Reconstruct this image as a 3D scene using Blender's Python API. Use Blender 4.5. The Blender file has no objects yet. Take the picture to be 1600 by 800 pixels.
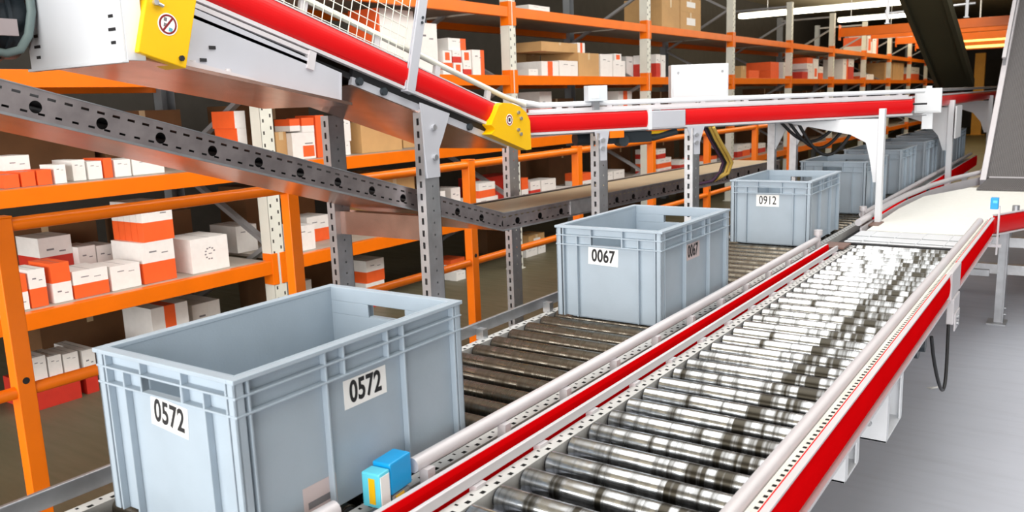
import bpy, bmesh, math, random
from mathutils import Vector, Matrix
random.seed(7)
SC = bpy.context.scene
COL = SC.collection
PI = math.pi
I4 = Matrix.Identity(4)

# ------------------------------------------------------------------ materials
class NT:
    """small helper to wire shader nodes"""
    def __init__(s, name):
        m = bpy.data.materials.new(name); m.use_nodes = True
        s.m = m; s.t = m.node_tree; s.t.nodes.clear()
        s.out = s.t.nodes.new('ShaderNodeOutputMaterial')
    def n(s, typ, **kw):
        nd = s.t.nodes.new(typ)
        for k, v in kw.items():
            if k.startswith('i_'):
                key = k[2:]
                key = int(key) if key.isdigit() else key.replace('_', ' ')
                nd.inputs[key].default_value = v
            else: setattr(nd, k, v)
        return nd
    def l(s, a, b): s.t.links.new(a, b)
    def math(s, op, a, b=None):
        nd = s.t.nodes.new('ShaderNodeMath'); nd.operation = op
        for i, v in enumerate((a, b)):
            if v is None: continue
            if isinstance(v, (int, float)): nd.inputs[i].default_value = v
            else: s.l(v, nd.inputs[i])
        return nd.outputs[0]
    def ramp(s, fac, stops):
        r = s.t.nodes.new('ShaderNodeValToRGB'); s.l(fac, r.inputs[0])
        e = r.color_ramp.elements
        while len(e) < len(stops): e.new(.5)
        for x, (p, c) in zip(e, stops):
            x.position = p; x.color = (*c, 1) if len(c) == 3 else c
        return r.outputs[0]

def rgb(r, g, b):
    f = lambda v: ((v/255 + .055)/1.055)**2.4 if v > 10 else v/255/12.92
    return (f(r), f(g), f(b))

def base_mat(name, col, rough=.5, metal=0., var=.06, scale=6., bump=0., bscale=60., coat=0., spec=.5, stretch=None):
    N = NT(name)
    p = N.n('ShaderNodeBsdfPrincipled'); p.inputs['Roughness'].default_value = rough
    p.inputs['Metallic'].default_value = metal
    p.inputs['Coat Weight'].default_value = coat; p.inputs['Coat Roughness'].default_value = .08
    p.inputs['Specular IOR Level'].default_value = spec
    tc = N.n('ShaderNodeTexCoord')
    vec = tc.outputs['Object']
    if stretch:
        mp = N.n('ShaderNodeMapping'); mp.inputs['Scale'].default_value = stretch
        N.l(vec, mp.inputs[0]); vec = mp.outputs[0]
    ns = N.n('ShaderNodeTexNoise'); ns.inputs['Scale'].default_value = scale; ns.inputs['Detail'].default_value = 5
    N.l(vec, ns.inputs['Vector'])
    lo = tuple(max(0, c*(1-var)) for c in col); hi = tuple(min(1, c*(1+var)) for c in col)
    N.l(N.ramp(ns.outputs['Fac'], [(.3, lo), (.7, hi)]), p.inputs['Base Color'])
    if bump:
        n2 = N.n('ShaderNodeTexNoise'); n2.inputs['Scale'].default_value = bscale; N.l(vec, n2.inputs['Vector'])
        b = N.n('ShaderNodeBump'); b.inputs['Strength'].default_value = bump; b.inputs['Distance'].default_value = .01
        N.l(n2.outputs['Fac'], b.inputs['Height']); N.l(b.outputs[0], p.inputs['Normal'])
    N.l(p.outputs[0], N.out.inputs[0])
    N.p = p; N.tc = tc
    return N

def M(*a, **k): return base_mat(*a, **k).m

def perforated(name, col, u, v, slots, rounds=(), rough=.38, metal=.85, var=.12, dark=None):
    """sheet metal with punched holes. u/v: axis index along / across in object space.
    slots: (pitch, phase, length, centre_v, height); rounds: (pitch, phase, centre_v, radius)"""
    N = base_mat(name, col, rough, metal, var, 14.)
    sep = N.n('ShaderNodeSeparateXYZ'); N.l(N.tc.outputs['Object'], sep.inputs[0])
    U, Vv = sep.outputs[u], sep.outputs[v]
    tot = None
    def saw(pitch, ph):
        f = N.math('FRACT', N.math('DIVIDE', N.math('ADD', U, ph + 100*pitch), pitch))
        return N.math('MULTIPLY', N.math('ABSOLUTE', N.math('SUBTRACT', f, .5)), pitch)
    for pitch, ph, ln, cv, h in slots:
        a = N.math('LESS_THAN', saw(pitch, ph), ln/2)
        b = N.math('LESS_THAN', N.math('ABSOLUTE', N.math('SUBTRACT', Vv, cv)), h/2)
        k = N.math('MULTIPLY', a, b); tot = k if tot is None else N.math('MAXIMUM', tot, k)
    for pitch, ph, cv, r in rounds:
        du = saw(pitch, ph); dv = N.math('SUBTRACT', Vv, cv)
        d2 = N.math('ADD', N.math('MULTIPLY', du, du), N.math('MULTIPLY', dv, dv))
        k = N.math('LESS_THAN', d2, r*r); tot = k if tot is None else N.math('MAXIMUM', tot, k)
    mix = N.n('ShaderNodeMixShader')
    if dark: tr = N.n('ShaderNodeBsdfDiffuse'); tr.inputs[0].default_value = (*dark, 1)
    else: tr = N.n('ShaderNodeBsdfTransparent')
    N.l(tot, mix.inputs[0]); N.l(N.p.outputs[0], mix.inputs[1]); N.l(tr.outputs[0], mix.inputs[2])
    N.l(mix.outputs[0], N.out.inputs[0])
    return N.m

def emission(name, col, s):
    N = NT(name); e = N.n('ShaderNodeEmission'); e.inputs[0].default_value = (*col, 1); e.inputs[1].default_value = s
    N.l(e.outputs[0], N.out.inputs[0]); return N.m

def roller_mat(name, bright, dark, rough, amount, dark_refl=None):
    N = NT(name); p = N.n('ShaderNodeBsdfPrincipled'); p.inputs['Metallic'].default_value = .92
    tc = N.n('ShaderNodeTexCoord'); oi = N.n('ShaderNodeObjectInfo')
    sep = N.n('ShaderNodeSeparateXYZ'); N.l(tc.outputs['Object'], sep.inputs[0])
    cm = N.n('ShaderNodeCombineXYZ')
    N.l(N.math('MULTIPLY', sep.outputs[0], 30.), cm.inputs[0])
    N.l(N.math('MULTIPLY', oi.outputs['Random'], 3.), cm.inputs[1])
    N.l(N.math('MULTIPLY', sep.outputs[2], 1.5), cm.inputs[2])
    n1 = N.n('ShaderNodeTexNoise'); n1.inputs['Scale'].default_value = 1.; n1.inputs['Detail'].default_value = 4
    N.l(cm.outputs[0], n1.inputs['Vector'])
    if dark_refl is not None:                                # dark reflection painted in towards the right end of every roller
        z = N.math('GREATER_THAN', N.math('ADD', sep.outputs[0], N.math('MULTIPLY', n1.outputs['Fac'], .03)), dark_refl)
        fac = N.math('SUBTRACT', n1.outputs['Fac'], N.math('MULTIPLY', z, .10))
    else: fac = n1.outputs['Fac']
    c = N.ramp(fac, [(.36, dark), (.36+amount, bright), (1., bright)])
    N.l(c, p.inputs['Base Color'])
    r = N.ramp(fac, [(.35, (rough+.22,)*3), (.6, (rough,)*3)])
    N.l(r, p.inputs['Roughness'])
    N.l(p.outputs[0], N.out.inputs[0]); return N.m

def ribbed_belt(name, a, b, scale, axis='X', rough=.6):
    N = NT(name); p = N.n('ShaderNodeBsdfPrincipled'); p.inputs['Roughness'].default_value = rough
    tc = N.n('ShaderNodeTexCoord'); w = N.n('ShaderNodeTexWave'); w.wave_type = 'BANDS'; w.bands_direction = axis
    w.inputs['Scale'].default_value = scale; w.inputs['Distortion'].default_value = .6; w.inputs['Detail'].default_value = 1
    N.l(tc.outputs['Object'], w.inputs['Vector'])
    N.l(N.ramp(w.outputs['Fac'], [(.2, a), (.8, b)]), p.inputs['Base Color'])
    bp = N.n('ShaderNodeBump'); bp.inputs['Strength'].default_value = .5; bp.inputs['Distance'].default_value = .004
    N.l(w.outputs['Fac'], bp.inputs['Height']); N.l(bp.outputs[0], p.inputs['Normal'])
    N.l(p.outputs[0], N.out.inputs[0]); return N.m

def concrete(name, col):
    N = NT(name); p = N.n('ShaderNodeBsdfPrincipled'); p.inputs['Roughness'].default_value = .5
    tc = N.n('ShaderNodeTexCoord')
    n1 = N.n('ShaderNodeTexNoise'); n1.inputs['Scale'].default_value = .9; n1.inputs['Detail'].default_value = 8; n1.inputs['Roughness'].default_value = .6
    n2 = N.n('ShaderNodeTexNoise'); n2.inputs['Scale'].default_value = 9.; n2.inputs['Detail'].default_value = 6
    mp = N.n('ShaderNodeMapping'); mp.inputs['Scale'].default_value = (.3, 2.2, 1)
    mp.inputs['Rotation'].default_value = (0, 0, .5)
    N.l(tc.outputs['Object'], n1.inputs['Vector']); N.l(tc.outputs['Object'], mp.inputs[0]); N.l(mp.outputs[0], n2.inputs['Vector'])
    a = N.ramp(n1.outputs['Fac'], [(.3, tuple(c*.93 for c in col)), (.7, tuple(min(1, c*1.06) for c in col))])
    b = N.ramp(n2.outputs['Fac'], [(.28, (.88, .87, .86)), (.5, (1, 1, 1))])
    mx = N.n('ShaderNodeMix', data_type='RGBA', blend_type='MULTIPLY'); mx.inputs[0].default_value = .4
    N.l(a, mx.inputs[6]); N.l(b, mx.inputs[7]); N.l(mx.outputs[2], p.inputs['Base Color'])
    N.l(N.ramp(n2.outputs['Fac'], [(.3, (.6,)*3), (.7, (.42,)*3)]), p.inputs['Roughness'])
    N.l(p.outputs[0], N.out.inputs[0]); return N.m

RED = M('red_paint', rgb(208, 8, 14), .34, 0, .03, spec=.3)
RED_M = M('matte_red_paint', rgb(226, 8, 14), .6, 0, .04, spec=0.)  # matte version of the same red paint, without sheen
ORANGE = M('orange_paint', rgb(246, 118, 2), .34, 0, .05, spec=.4)
ORANGE_D = M('orange_rail_paint', rgb(250, 122, 4), .32, 0, .06)
CREAM = M('cream_paint', rgb(226, 226, 214), .45)
GALV = M('galvanised_steel', (.60, .61, .63), .36, .85, .16, 18.)
GALV_D = M('dull_steel', (.40, .41, .43), .42, .8, .14, 16.)
ALU = M('aluminium_profile', rgb(208, 204, 207), .4, .12, .04)
WHITEM = M('white_powder_coat', rgb(220, 223, 227), .4, 0, .02)
LILAC = M('light_grey_sheet', rgb(198, 200, 208), .42, .25, .03)
UNDER = M('reflection_tinted_steel', (.58, .36, .29), .22, .85, .2, 10.)  # red-brown tint paints in the orange that the steel reflects
TOTE = M('grey_tote_plastic', rgb(164, 178, 190), .42, 0, .05, 9., bump=.03, bscale=180)
LABELW = M('white_label', rgb(246, 246, 244), .5, 0, .01)
LABELP = M('dull_paper_label', rgb(205, 190, 190), .5, 0, .03)
INK = M('black_ink', (.012, .012, .014), .6, 0, .01)
BLACK = M('black_rubber', (.015, .015, .017), .5, 0, .1)
DARKM = M('dark_motor_paint', rgb(52, 60, 66), .4, .2, .1)
YEL = M('yellow_sheet', rgb(240, 188, 0), .36, 0, .03)
BLUE = M('cyan_sensor_plastic', rgb(10, 160, 226), .35, 0, .04)
BLUE_L = M('pale_cyan_sensor_face', rgb(96, 208, 232), .35, 0, .04)
SIGNRED = M('sign_red', rgb(130, 14, 24), .5)
COMB = perforated('white_roller_holder', rgb(196, 196, 194), 1, 0, [(.0475, .0, .012, .006, .010), (.0475, .02, .006, -.006, .008)], metal=0, rough=.45, dark=(.02, .02, .02))
DOTTED = perforated('dotted_profile', rgb(224, 222, 212), 1, 0, [(.024, 0, .010, .0, .008)], metal=.1, rough=.45, dark=(.03, .03, .03))
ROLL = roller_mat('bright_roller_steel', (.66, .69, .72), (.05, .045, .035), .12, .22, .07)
ROLL_D = roller_mat('dark_reflection_steel', (.27, .25, .21), (.12, .10, .075), .2, .35)  # same steel, darkened to paint in the dark surroundings it reflects
TRAYM = perforated('perforated_tray_steel', (.38, .335, .335), 1, 2, [(.045, .0, .022, .062, .007), (.045, .02, .018, .018, .006)], [(.18, .06, .034, .0165)], rough=.34, var=.2)
STRUT = perforated('slotted_strut_steel', (.60, .61, .63), 2, 0, [(.05, 0, .026, .0, .012)], rough=.36)
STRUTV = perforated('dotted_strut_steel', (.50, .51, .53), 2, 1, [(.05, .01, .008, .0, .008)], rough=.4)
UPR = perforated('perforated_cream_upright', rgb(228, 228, 216), 2, 1, [(.075, 0, .022, .028, .012), (.075, .03, .022, -.028, .012)], metal=0, rough=.45, var=.04, dark=(.05, .045, .04))
UPRB = M('grey_rear_upright', rgb(150, 154, 158), .45, .3)
BRACE = M('grey_brace_steel', rgb(164, 164, 166), .42, .4)
DECK = M('shelf_deck_board', rgb(178, 168, 156), .55, 0, .14, 7.)
TAN = M('tan_tray_cover', rgb(186, 168, 140), .5, 0, .08, 4.)
CW = M('carton_white', rgb(240, 238, 234), .55, 0, .03, 30.)
CO = M('carton_orange', rgb(248, 100, 40), .5, 0, .04, 20.)
CR = M('carton_red', rgb(206, 52, 38), .5, 0, .06, 20.)
CB = M('carton_brown', rgb(202, 160, 106), .65, 0, .08, 6.)
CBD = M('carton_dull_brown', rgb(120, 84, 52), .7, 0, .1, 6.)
TAPE = M('carton_tape', rgb(214, 190, 150), .3)
CPR = M('carton_print_grey', rgb(120, 118, 122), .6)
FLOOR = concrete('concrete_floor', rgb(194, 199, 210))
FLOOR_B = concrete('brown_concrete_floor', rgb(106, 100, 78))
WALLM = M('dark_wall', rgb(70, 66, 60), .8, 0, .1)
CEILM = M('beige_ceiling', rgb(150, 138, 112), .8, 0, .08, 2.)
BELTG = ribbed_belt('grey_ribbed_belt', rgb(78, 75, 75), rgb(112, 109, 109), 26., 'X')
BELTW = base_mat('white_modular_belt', rgb(240, 240, 234), .5, 0, .03, 40., bump=.2, bscale=120).m
OLIVE = M('olive_belt_underside', rgb(66, 64, 44), .6, 0, .08, 2.)
LAMP = emission('lamp_tube_glow', (1., .93, .72), 9.)
LAMPY = emission('lamp_yellow_glow', (1., .68, .16), 2.6)
YELCOL = M('yellow_column_paint', rgb(214, 152, 20), .5)
CABY = M('yellow_cable', rgb(206, 170, 78), .45)
CABP = M('purple_cable', rgb(84, 56, 82), .5)

# ------------------------------------------------------------------ mesh helpers
WORLD = {}          # object -> world matrix
class MB:
    def __init__(s): s.bm = bmesh.new()
    def quad(s, pts, mi=0, smooth=False):
        f = s.bm.faces.new([s.bm.verts.new(p) for p in pts]); f.material_index = mi; f.smooth = smooth; return f
    def box(s, x0, x1, y0, y1, z0, z1, mi=0, T=None):
        v = [Vector(p) for p in ((x0,y0,z0),(x1,y0,z0),(x1,y1,z0),(x0,y1,z0),(x0,y0,z1),(x1,y0,z1),(x1,y1,z1),(x0,y1,z1))]
        if T is not None: v = [T @ p for p in v]
        v = [s.bm.verts.new(p) for p in v]
        for q in ((3,2,1,0),(4,5,6,7),(0,1,5,4),(1,2,6,5),(2,3,7,6),(3,0,4,7)):
            f = s.bm.faces.new([v[i] for i in q]); f.material_index = mi
        return s
    def bar(s, a, b, w, h, mi=0, up=(0,0,1)):
        """rectangular bar from a to b, w across, h along up"""
        a, b = Vector(a), Vector(b); d = (b-a).normalized(); u = Vector(up)
        r = d.cross(u).normalized(); u = r.cross(d).normalized()
        v = []
        for p in (a, b):
            for i, j in ((-1,-1),(1,-1),(1,1),(-1,1)): v.append(s.bm.verts.new(p + r*(i*w/2) + u*(j*h/2)))
        for q in ((0,1,2,3),(7,6,5,4),(0,4,5,1),(1,5,6,2),(2,6,7,3),(3,7,4,0)):
            f = s.bm.faces.new([v[i] for i in q]); f.material_index = mi
        return s
    def cyl(s, a, b, r, n=16, mi=0, r2=None, caps=True):
        a, b = Vector(a), Vector(b); d = (b-a).normalized()
        u = d.orthogonal().normalized(); w = d.cross(u); r2 = r if r2 is None else r2
        A = []; B = []
        for i in range(n):
            t = 2*PI*i/n; e = u*math.cos(t)+w*math.sin(t)
            A.append(s.bm.verts.new(a+e*r)); B.append(s.bm.verts.new(b+e*r2))
        for i in range(n):
            j = (i+1) % n; f = s.bm.faces.new((A[i], A[j], B[j], B[i])); f.smooth = True; f.material_index = mi
        if caps:
            for L in (A[::-1], B):
                f = s.bm.faces.new([s.bm.verts.new(v.co) for v in L]); f.material_index = mi
        return s
    def tube(s, pts, r, n=10, mi=0, caps=True):
        P = [Vector(p) for p in pts]; rings = []
        t0 = (P[1]-P[0]).normalized(); u = t0.orthogonal().normalized()
        for i, p in enumerate(P):
            t = ((P[min(i+1, len(P)-1)]-P[i]).normalized() + (P[i]-P[max(i-1, 0)]).normalized())
            t = t.normalized() if t.length > 1e-6 else t0
            u = (u - t*u.dot(t)).normalized(); w = t.cross(u)
            rings.append([s.bm.verts.new(p + (u*math.cos(2*PI*k/n)+w*math.sin(2*PI*k/n))*r) for k in range(n)])
        for A, B in zip(rings, rings[1:]):
            for k in range(n):
                f = s.bm.faces.new((A[k], A[(k+1) % n], B[(k+1) % n], B[k])); f.smooth = True; f.material_index = mi
        if caps:
            for L in (rings[0][::-1], rings[-1]):
                f = s.bm.faces.new([s.bm.verts.new(v.co) for v in L]); f.material_index = mi
        return s
    def prism(s, prof, a, b, ax, ay, mi=0, smooth=False):
        """closed 2D profile (in axes ax, ay) swept straight from a to b"""
        a, b, ax, ay = Vector(a), Vector(b), Vector(ax), Vector(ay)
        A = [s.bm.verts.new(a+ax*p+ay*q) for p, q in prof]; B = [s.bm.verts.new(b+ax*p+ay*q) for p, q in prof]
        n = len(prof)
        for i in range(n):
            f = s.bm.faces.new((A[i], A[(i+1) % n], B[(i+1) % n], B[i])); f.material_index = mi; f.smooth = smooth
        for L in (A[::-1], B):
            f = s.bm.faces.new([s.bm.verts.new(v.co) for v in L]); f.material_index = mi
        return s
    def disc(s, c, nrm, r, n=24, mi=0, r_in=0., t=.001):
        c, nrm = Vector(c), Vector(nrm).normalized(); u = nrm.orthogonal().normalized(); w = nrm.cross(u)
        e = [u*math.cos(2*PI*i/n)+w*math.sin(2*PI*i/n) for i in range(n)]
        for i in range(n):
            j = (i+1) % n
            if r_in: s.quad([c+nrm*t+e[i]*r_in, c+nrm*t+e[i]*r, c+nrm*t+e[j]*r, c+nrm*t+e[j]*r_in], mi)
            s.quad([c+e[i]*r, c+e[j]*r, c+nrm*t+e[j]*r, c+nrm*t+e[i]*r], mi)
        if not r_in: s.quad([c+nrm*t+x*r for x in e], mi)
        return s
    def build(s, name, mats, root=None, frame=I4, bevel=0., centre=True, fixn=True):
        if fixn: bmesh.ops.recalc_face_normals(s.bm, faces=s.bm.faces)
        me = bpy.data.meshes.new(name)
        mats = mats if isinstance(mats, (list, tuple)) else [mats]
        xs = [v.co for v in s.bm.verts]
        lo = Vector([min(v[i] for v in xs) for i in range(3)]); hi = Vector([max(v[i] for v in xs) for i in range(3)])
        o = Vector(((lo.x+hi.x)/2, (lo.y+hi.y)/2, lo.z)) if centre else Vector((0, 0, 0))
        bmesh.ops.translate(s.bm, verts=s.bm.verts, vec=-o)
        s.bm.to_mesh(me); s.bm.free()
        for m in mats: me.materials.append(m)
        ob = bpy.data.objects.new(name, me); COL.objects.link(ob)
        place(ob, frame @ Matrix.Translation(o), root)
        if bevel:
            b = ob.modifiers.new('bevel', 'BEVEL'); b.width = bevel; b.segments = 2; b.limit_method = 'ANGLE'
            b.angle_limit = math.radians(50)
        return ob

def place(ob, mw, root=None):
    WORLD[ob.name] = mw
    if root is not None:
        ob.parent = root; ob.matrix_local = WORLD[root.name].inverted() @ mw
    else: ob.matrix_local = mw

def tag(o, label, cat, group=None, kind=None):
    o['label'] = label
    if cat: o['category'] = cat
    if group: o['group'] = group
    if kind: o['kind'] = kind
    return o

def thing(name, loc, label, cat, group=None, rz=0.):
    o = bpy.data.objects.new(name, None); COL.objects.link(o); o.empty_display_size = .05
    place(o, Matrix.Translation(Vector(loc)) @ Matrix.Rotation(rz, 4, 'Z'))
    return tag(o, label, cat, group)

def struct(name, mb, mats, label=None):
    o = mb.build(name, mats); o['kind'] = 'structure'
    if label: o['label'] = label
    return o

def dup_part(src, root, mw):
    c = src.copy(); COL.objects.link(c); place(c, mw, root); return c

def text_mesh(txt, size, name, mat, root, frame, xscale=.72, bold=.0016):
    cu = bpy.data.curves.new(name, 'FONT'); cu.body = txt; cu.size = size; cu.align_x = 'CENTER'; cu.align_y = 'CENTER'
    cu.extrude = .0003; cu.offset = bold if '9' not in txt else .0004; cu.space_character = 1.05
    tmp = bpy.data.objects.new('tmp_text', cu); COL.objects.link(tmp)
    bpy.context.view_layer.update()
    me = bpy.data.meshes.new_from_object(tmp.evaluated_get(bpy.context.evaluated_depsgraph_get()))
    bpy.data.objects.remove(tmp)
    me.transform(Matrix.Diagonal((xscale, 1, 1, 1))); me.name = name
    me.materials.clear(); me.materials.append(mat)
    o = bpy.data.objects.new(name, me); COL.objects.link(o); place(o, frame, root)
    return o

# ------------------------------------------------------------------ the room
struct('floor', MB().box(-1.65, 6, -6, 36, -.1, 0), FLOOR)
struct('floor_aisle', MB().box(-8, -1.65, -6, 36, -.1, 0), FLOOR_B)
struct('ceiling', MB().box(-8, 6, -6, 36, 4.0, 4.1), CEILM)
struct('wall_left', MB().box(-8.1, -8, -6, 36, 0, 4.0), WALLM)
struct('wall_right', MB().box(6, 6.1, -6, 36, 0, 4.0), WALLM)
struct('wall_back', MB().box(-8, 6, 36, 36.1, 0, 4.0), WALLM)
struct('wall_front', MB().box(-8, 6, -6.1, -6, 0, 4.0), WALLM)

# ------------------------------------------------------------------ totes
def tote_shell():
    m = MB(); H = .32
    t0, t1 = .178, .182; l0, l1 = .278, .282
    for sx in (-1, 1):
        a, b = sorted((sx*t0, sx*t1)); m.box(a, b, -l1, l1, .006, H)
    u0, u1, h0, h1 = -.060, .052, .256, .287                          # hand hole in each short wall
    for sy in (-1, 1):
        a, b = sorted((sy*l0, sy*l1))
        m.box(-t1, t1, a, b, .006, h0); m.box(-t1, t1, a, b, h1, H)
        m.box(-t1, u0, a, b, h0, h1); m.box(u1, t1, a, b, h0, h1)
        a, b = sorted((sy*l1, sy*.297))                               # collar of the hand hole
        for q in (u0-.004, u1): m.box(q, q+.004, a, b, h0, h1)
    m.box(-t0, t0, -l0, l0, .006, .012)                               # bottom and foot ring
    for sx in (-1, 1):
        a, b = sorted((sx*.15, sx*.172)); m.box(a, b, -.265, .265, 0, .006)
    for sy in (-1, 1):
        a, b = sorted((sy*.25, sy*.272)); m.box(-.15, .15, a, b, 0, .006)
    # rim and two ribs round the top
    for z0, z1, xo, yo in ((.312, .32, .2, .3), (.2855, .2895, .1975, .2975), (.254, .258, .1975, .2975)):
        for sx in (-1, 1):
            a, b = sorted((sx*t1, sx*xo)); m.box(a, b, -yo, yo, z0, z1)
        for sy in (-1, 1):
            a, b = sorted((sy*l1, sy*yo)); m.box(-t1, t1, a, b, z0, z1)
    for sx in (-1, 1):                                                # rim top lip closing to the inside
        a, b = sorted((sx*(t0-.001), sx*t1)); m.box(a, b, -l1, l1, .3118, .3205)
    # upright ribs, long sides
    for sx in (-1, 1):
        a, b = sorted((sx*t1, sx*.196))
        for v in (.032, .2, .41, .572): m.box(a, b, v-.3-.0022, v-.3+.0022, .006, .312)
        for v in (.246, .364): m.box(a, b, v-.3-.002, v-.3+.002, .256, .312)
    # upright ribs, short sides
    for sy in (-1, 1):
        a, b = sorted((sy*l1, sy*.296))
        for u in (.03, .372): m.box(u-.2-.0022, u-.2+.0022, a, b, .006, .312)
        for u in (.083, .312): m.box(u-.2-.0022, u-.2+.0022, a, b, .006, .288)
        for u in (.138, .255): m.box(u-.2-.002, u-.2+.002, a, b, .256, .312)
    # corner columns and bottom edge
    for sx in (-1, 1):
        for sy in (-1, 1):
            a, b = sorted((sx*.190, sx*.196)); c, d = sorted((sy*.278, sy*.296)); m.box(a, b, c, d, .006, .312)
            a, b = sorted((sx*.178, sx*.196)); c, d = sorted((sy*.291, sy*.296)); m.box(a, b, c, d, .006, .312)
    return m

def tote(loc, rz, label, number=None, side=True, shell=[None]):
    r = thing('plastic_tote', loc, label, 'tote', 'grey plastic totes on the roller conveyor', rz)
    if shell[0] is None:
        shell[0] = tote_shell().build('shell', TOTE, r, WORLD[r.name], bevel=.0012, centre=False)
    else: dup_part(shell[0], r, WORLD[r.name].copy())
    return r

def number_label(r, number, face, centre, w, h, tilt=0., mat=LABELW, size=.058):
    """sticker on the short (-Y) or long (+X) face of a tote; centre in tote coordinates"""
    if face == 'front': B = Matrix(((1,0,0,0),(0,0,-1,0),(0,1,0,0),(0,0,0,1)))
    else: B = Matrix(((0,0,1,0),(1,0,0,0),(0,1,0,0),(0,0,0,1)))
    F = WORLD[r.name] @ Matrix.Translation(Vector(centre)) @ B @ Matrix.Rotation(tilt, 4, 'Z')
    o = MB().box(-w/2, w/2, -h/2, h/2, 0, .0008).build('number_label', mat, r, F)
    o['label'] = 'white sticker printed ' + number
    text_mesh(number, size, 'printed_number', INK, o, F @ Matrix.Translation((0, 0, .0011)))

ZR = .75
def tote_at(x, y, a, label):      # front left corner given
    c = Matrix.Rotation(a, 3, 'Z') @ Vector((.2, .3, 0))
    return tote((x+c.x, y+c.y, ZR), a, label)
t1 = tote_at(-1.4846, .7632, .0177, 'large empty grey plastic tote numbered 0572, nearest on the roller conveyor')
number_label(t1, '0572', 'front', (-.008, -.2823, .217), .105, .056, -.10)
number_label(t1, '0572', 'side', (.1823, .008, .212), .115, .056, 0)
lb = MB().box(.1823, .1831, -.165, -.085, .018, .075).box(.1832, .1836, -.155, -.100, .032, .045, 1)
lb = lb.build('document_label', [LABELP, CPR], t1, WORLD[t1.name]); lb['label'] = 'dull paper slip low on the long side'
t2 = tote_at(-1.4938, 2.3898, -.0024, 'empty grey plastic tote numbered 0067, second on the roller conveyor')
number_label(t2, '0067', 'front', (-.022, -.2823, .220), .112, .058, -.03)
number_label(t2, '0067', 'side', (.1823, -.015, .212), .12, .056, 0, LABELP)
t3 = tote_at(-1.4798, 4.0319, .0147, 'grey plastic tote numbered 0912, third on the roller conveyor')
number_label(t3, '0912', 'front', (-.014, -.2823, .220), .112, .058, 0)
for i, (y, lab) in enumerate(((5.27, 'plain grey tote behind the one numbered 0912, partly behind a white post'),
        (6.36, 'grey tote right of the arched white bracket, fifth from the front'),
        (7.33, 'grey tote sixth along the conveyor, just left of the second white post'),
        (8.28, 'grey tote seventh along the conveyor, right beside the second white post'),
        (9.2, 'farthest grey tote in shade at the end of the conveyor'))):
    tote_at(-1.49 + .003*i, y, .01*math.sin(i*2.1), lab)

# ------------------------------------------------------------------ roller conveyors
def roller_mesh(x0, x1, r, mat):
    m = MB(); m.cyl((x0, 0, 0), (x1, 0, 0), r, 24, 0)
    for s, x in ((-1, x0), (1, x1)):
        m.cyl((x, 0, 0), (x+s*.006, 0, 0), r*.82, 20, 1); m.cyl((x+s*.006, 0, 0), (x+s*.016, 0, 0), .006, 8, 2)
    return m

def rollers(root, x0, x1, ys, mat, r=.025, z=None):
    z = ZR-r if z is None else z; src = None
    for y in ys:
        T = Matrix.Translation(((x0+x1)/2, y, z))
        if src is None:
            src = roller_mesh(x0-(x0+x1)/2, x1-(x0+x1)/2, r, mat).build('roller', [mat, BLACK, GALV], root, T, centre=False)
        else: dup_part(src, root, T)

def curved_panel(h, bulge, t=.006, n=8):
    """side-panel profile: (outward, up), bulging outwards, h high, from up=0"""
    out = [(bulge*(1-(2*i/n-1)**2)**.5 if 0 < i < n else 0., h*i/n) for i in range(n+1)]
    return out + [(-t, h), (-t, 0)]

def guard_tube(root, pts, r, drop, every=.3, mat=None):
    m = MB(); m.tube(pts, r, 14); o = m.build('guide_rail', mat or ALU, root)
    return o

# tote line
tc = thing('roller_conveyor', (-1.3, 5, 0), 'roller conveyor carrying the grey numbered totes away from the camera', 'conveyor')
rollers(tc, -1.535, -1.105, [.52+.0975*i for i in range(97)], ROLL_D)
for x0, x1, nm in ((-1.575, -1.545, 'roller_holder'), (-1.097, -1.065, 'roller_holder')):
    m = MB(); m.box(x0, x1, .3, 10, .705, .742); m.build(nm, COMB, tc)
MB().box(-1.60, -1.588, .3, 10, .755, .792).build('guide_rail', GALV_D, tc, bevel=.002)
for i in range(24): MB().box(-1.588, -1.56, .45+.4*i, .475+.4*i, .74, .775).build('rail_clip', GALV, tc)
MB().box(-1.61, -1.58, .3, 10, .60, .705).build('side_profile', GALV_D, tc)
MB().tube([(-1.052, 1.135, .792), (-1.052, 4.06, .792)], .0155, 16).build('guide_rail', ALU, tc)
MB().tube([(-1.052, .3, .792), (-1.052, .93, .792)], .0155, 16).build('guide_rail', ALU, tc)
MB().tube([(-1.052, 4.98, .792), (-1.052, 10, .792)], .0155, 16).build('guide_rail', ALU, tc)
for i in range(11): MB().box(-1.048, -1.026, 1.15+.265*i, 1.172+.265*i, .745, .782).build('rail_clip', ALU, tc)
MB().box(-1.065, -1.004, .3, 10, .70, .705).build('gap_shade_strip', BLACK, tc)  # black strip standing in for the shade beneath the guide tube
for a, b in ((.3, 4.03), (5.0, 10)):
    MB().box(-1.030, -1.008, a, b, .722, .752).build('dotted_profile', DOTTED, tc)
    MB().prism(curved_panel(.105, .004), (-.994, a, .672), (-.994, b, .672), (1, 0, 0), (0, 0, 1), smooth=False).build('side_panel', RED_M, tc)
    MB().box(-1.006, -.9945, a, b, .7705, .7775).build('panel_lip', ALU, tc)
for y in (4.04, 4.98):
    m = MB(); m.cyl((-1.045, y, .70), (-1.045, y, .83), .012, 10); m.cyl((-1.045, y, .815), (-1.045, y, .84), .02, 10)
    m.build('gap_post', ALU, tc)
m = MB(); m.box(-1.03, -.93, 4.05, 4.2, .752, .76); m.box(-1.03, -.93, 4.82, 4.97, .752, .76); m.build('gap_plate', M('brown_gap_plate', rgb(120, 92, 82), .5), tc)
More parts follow.
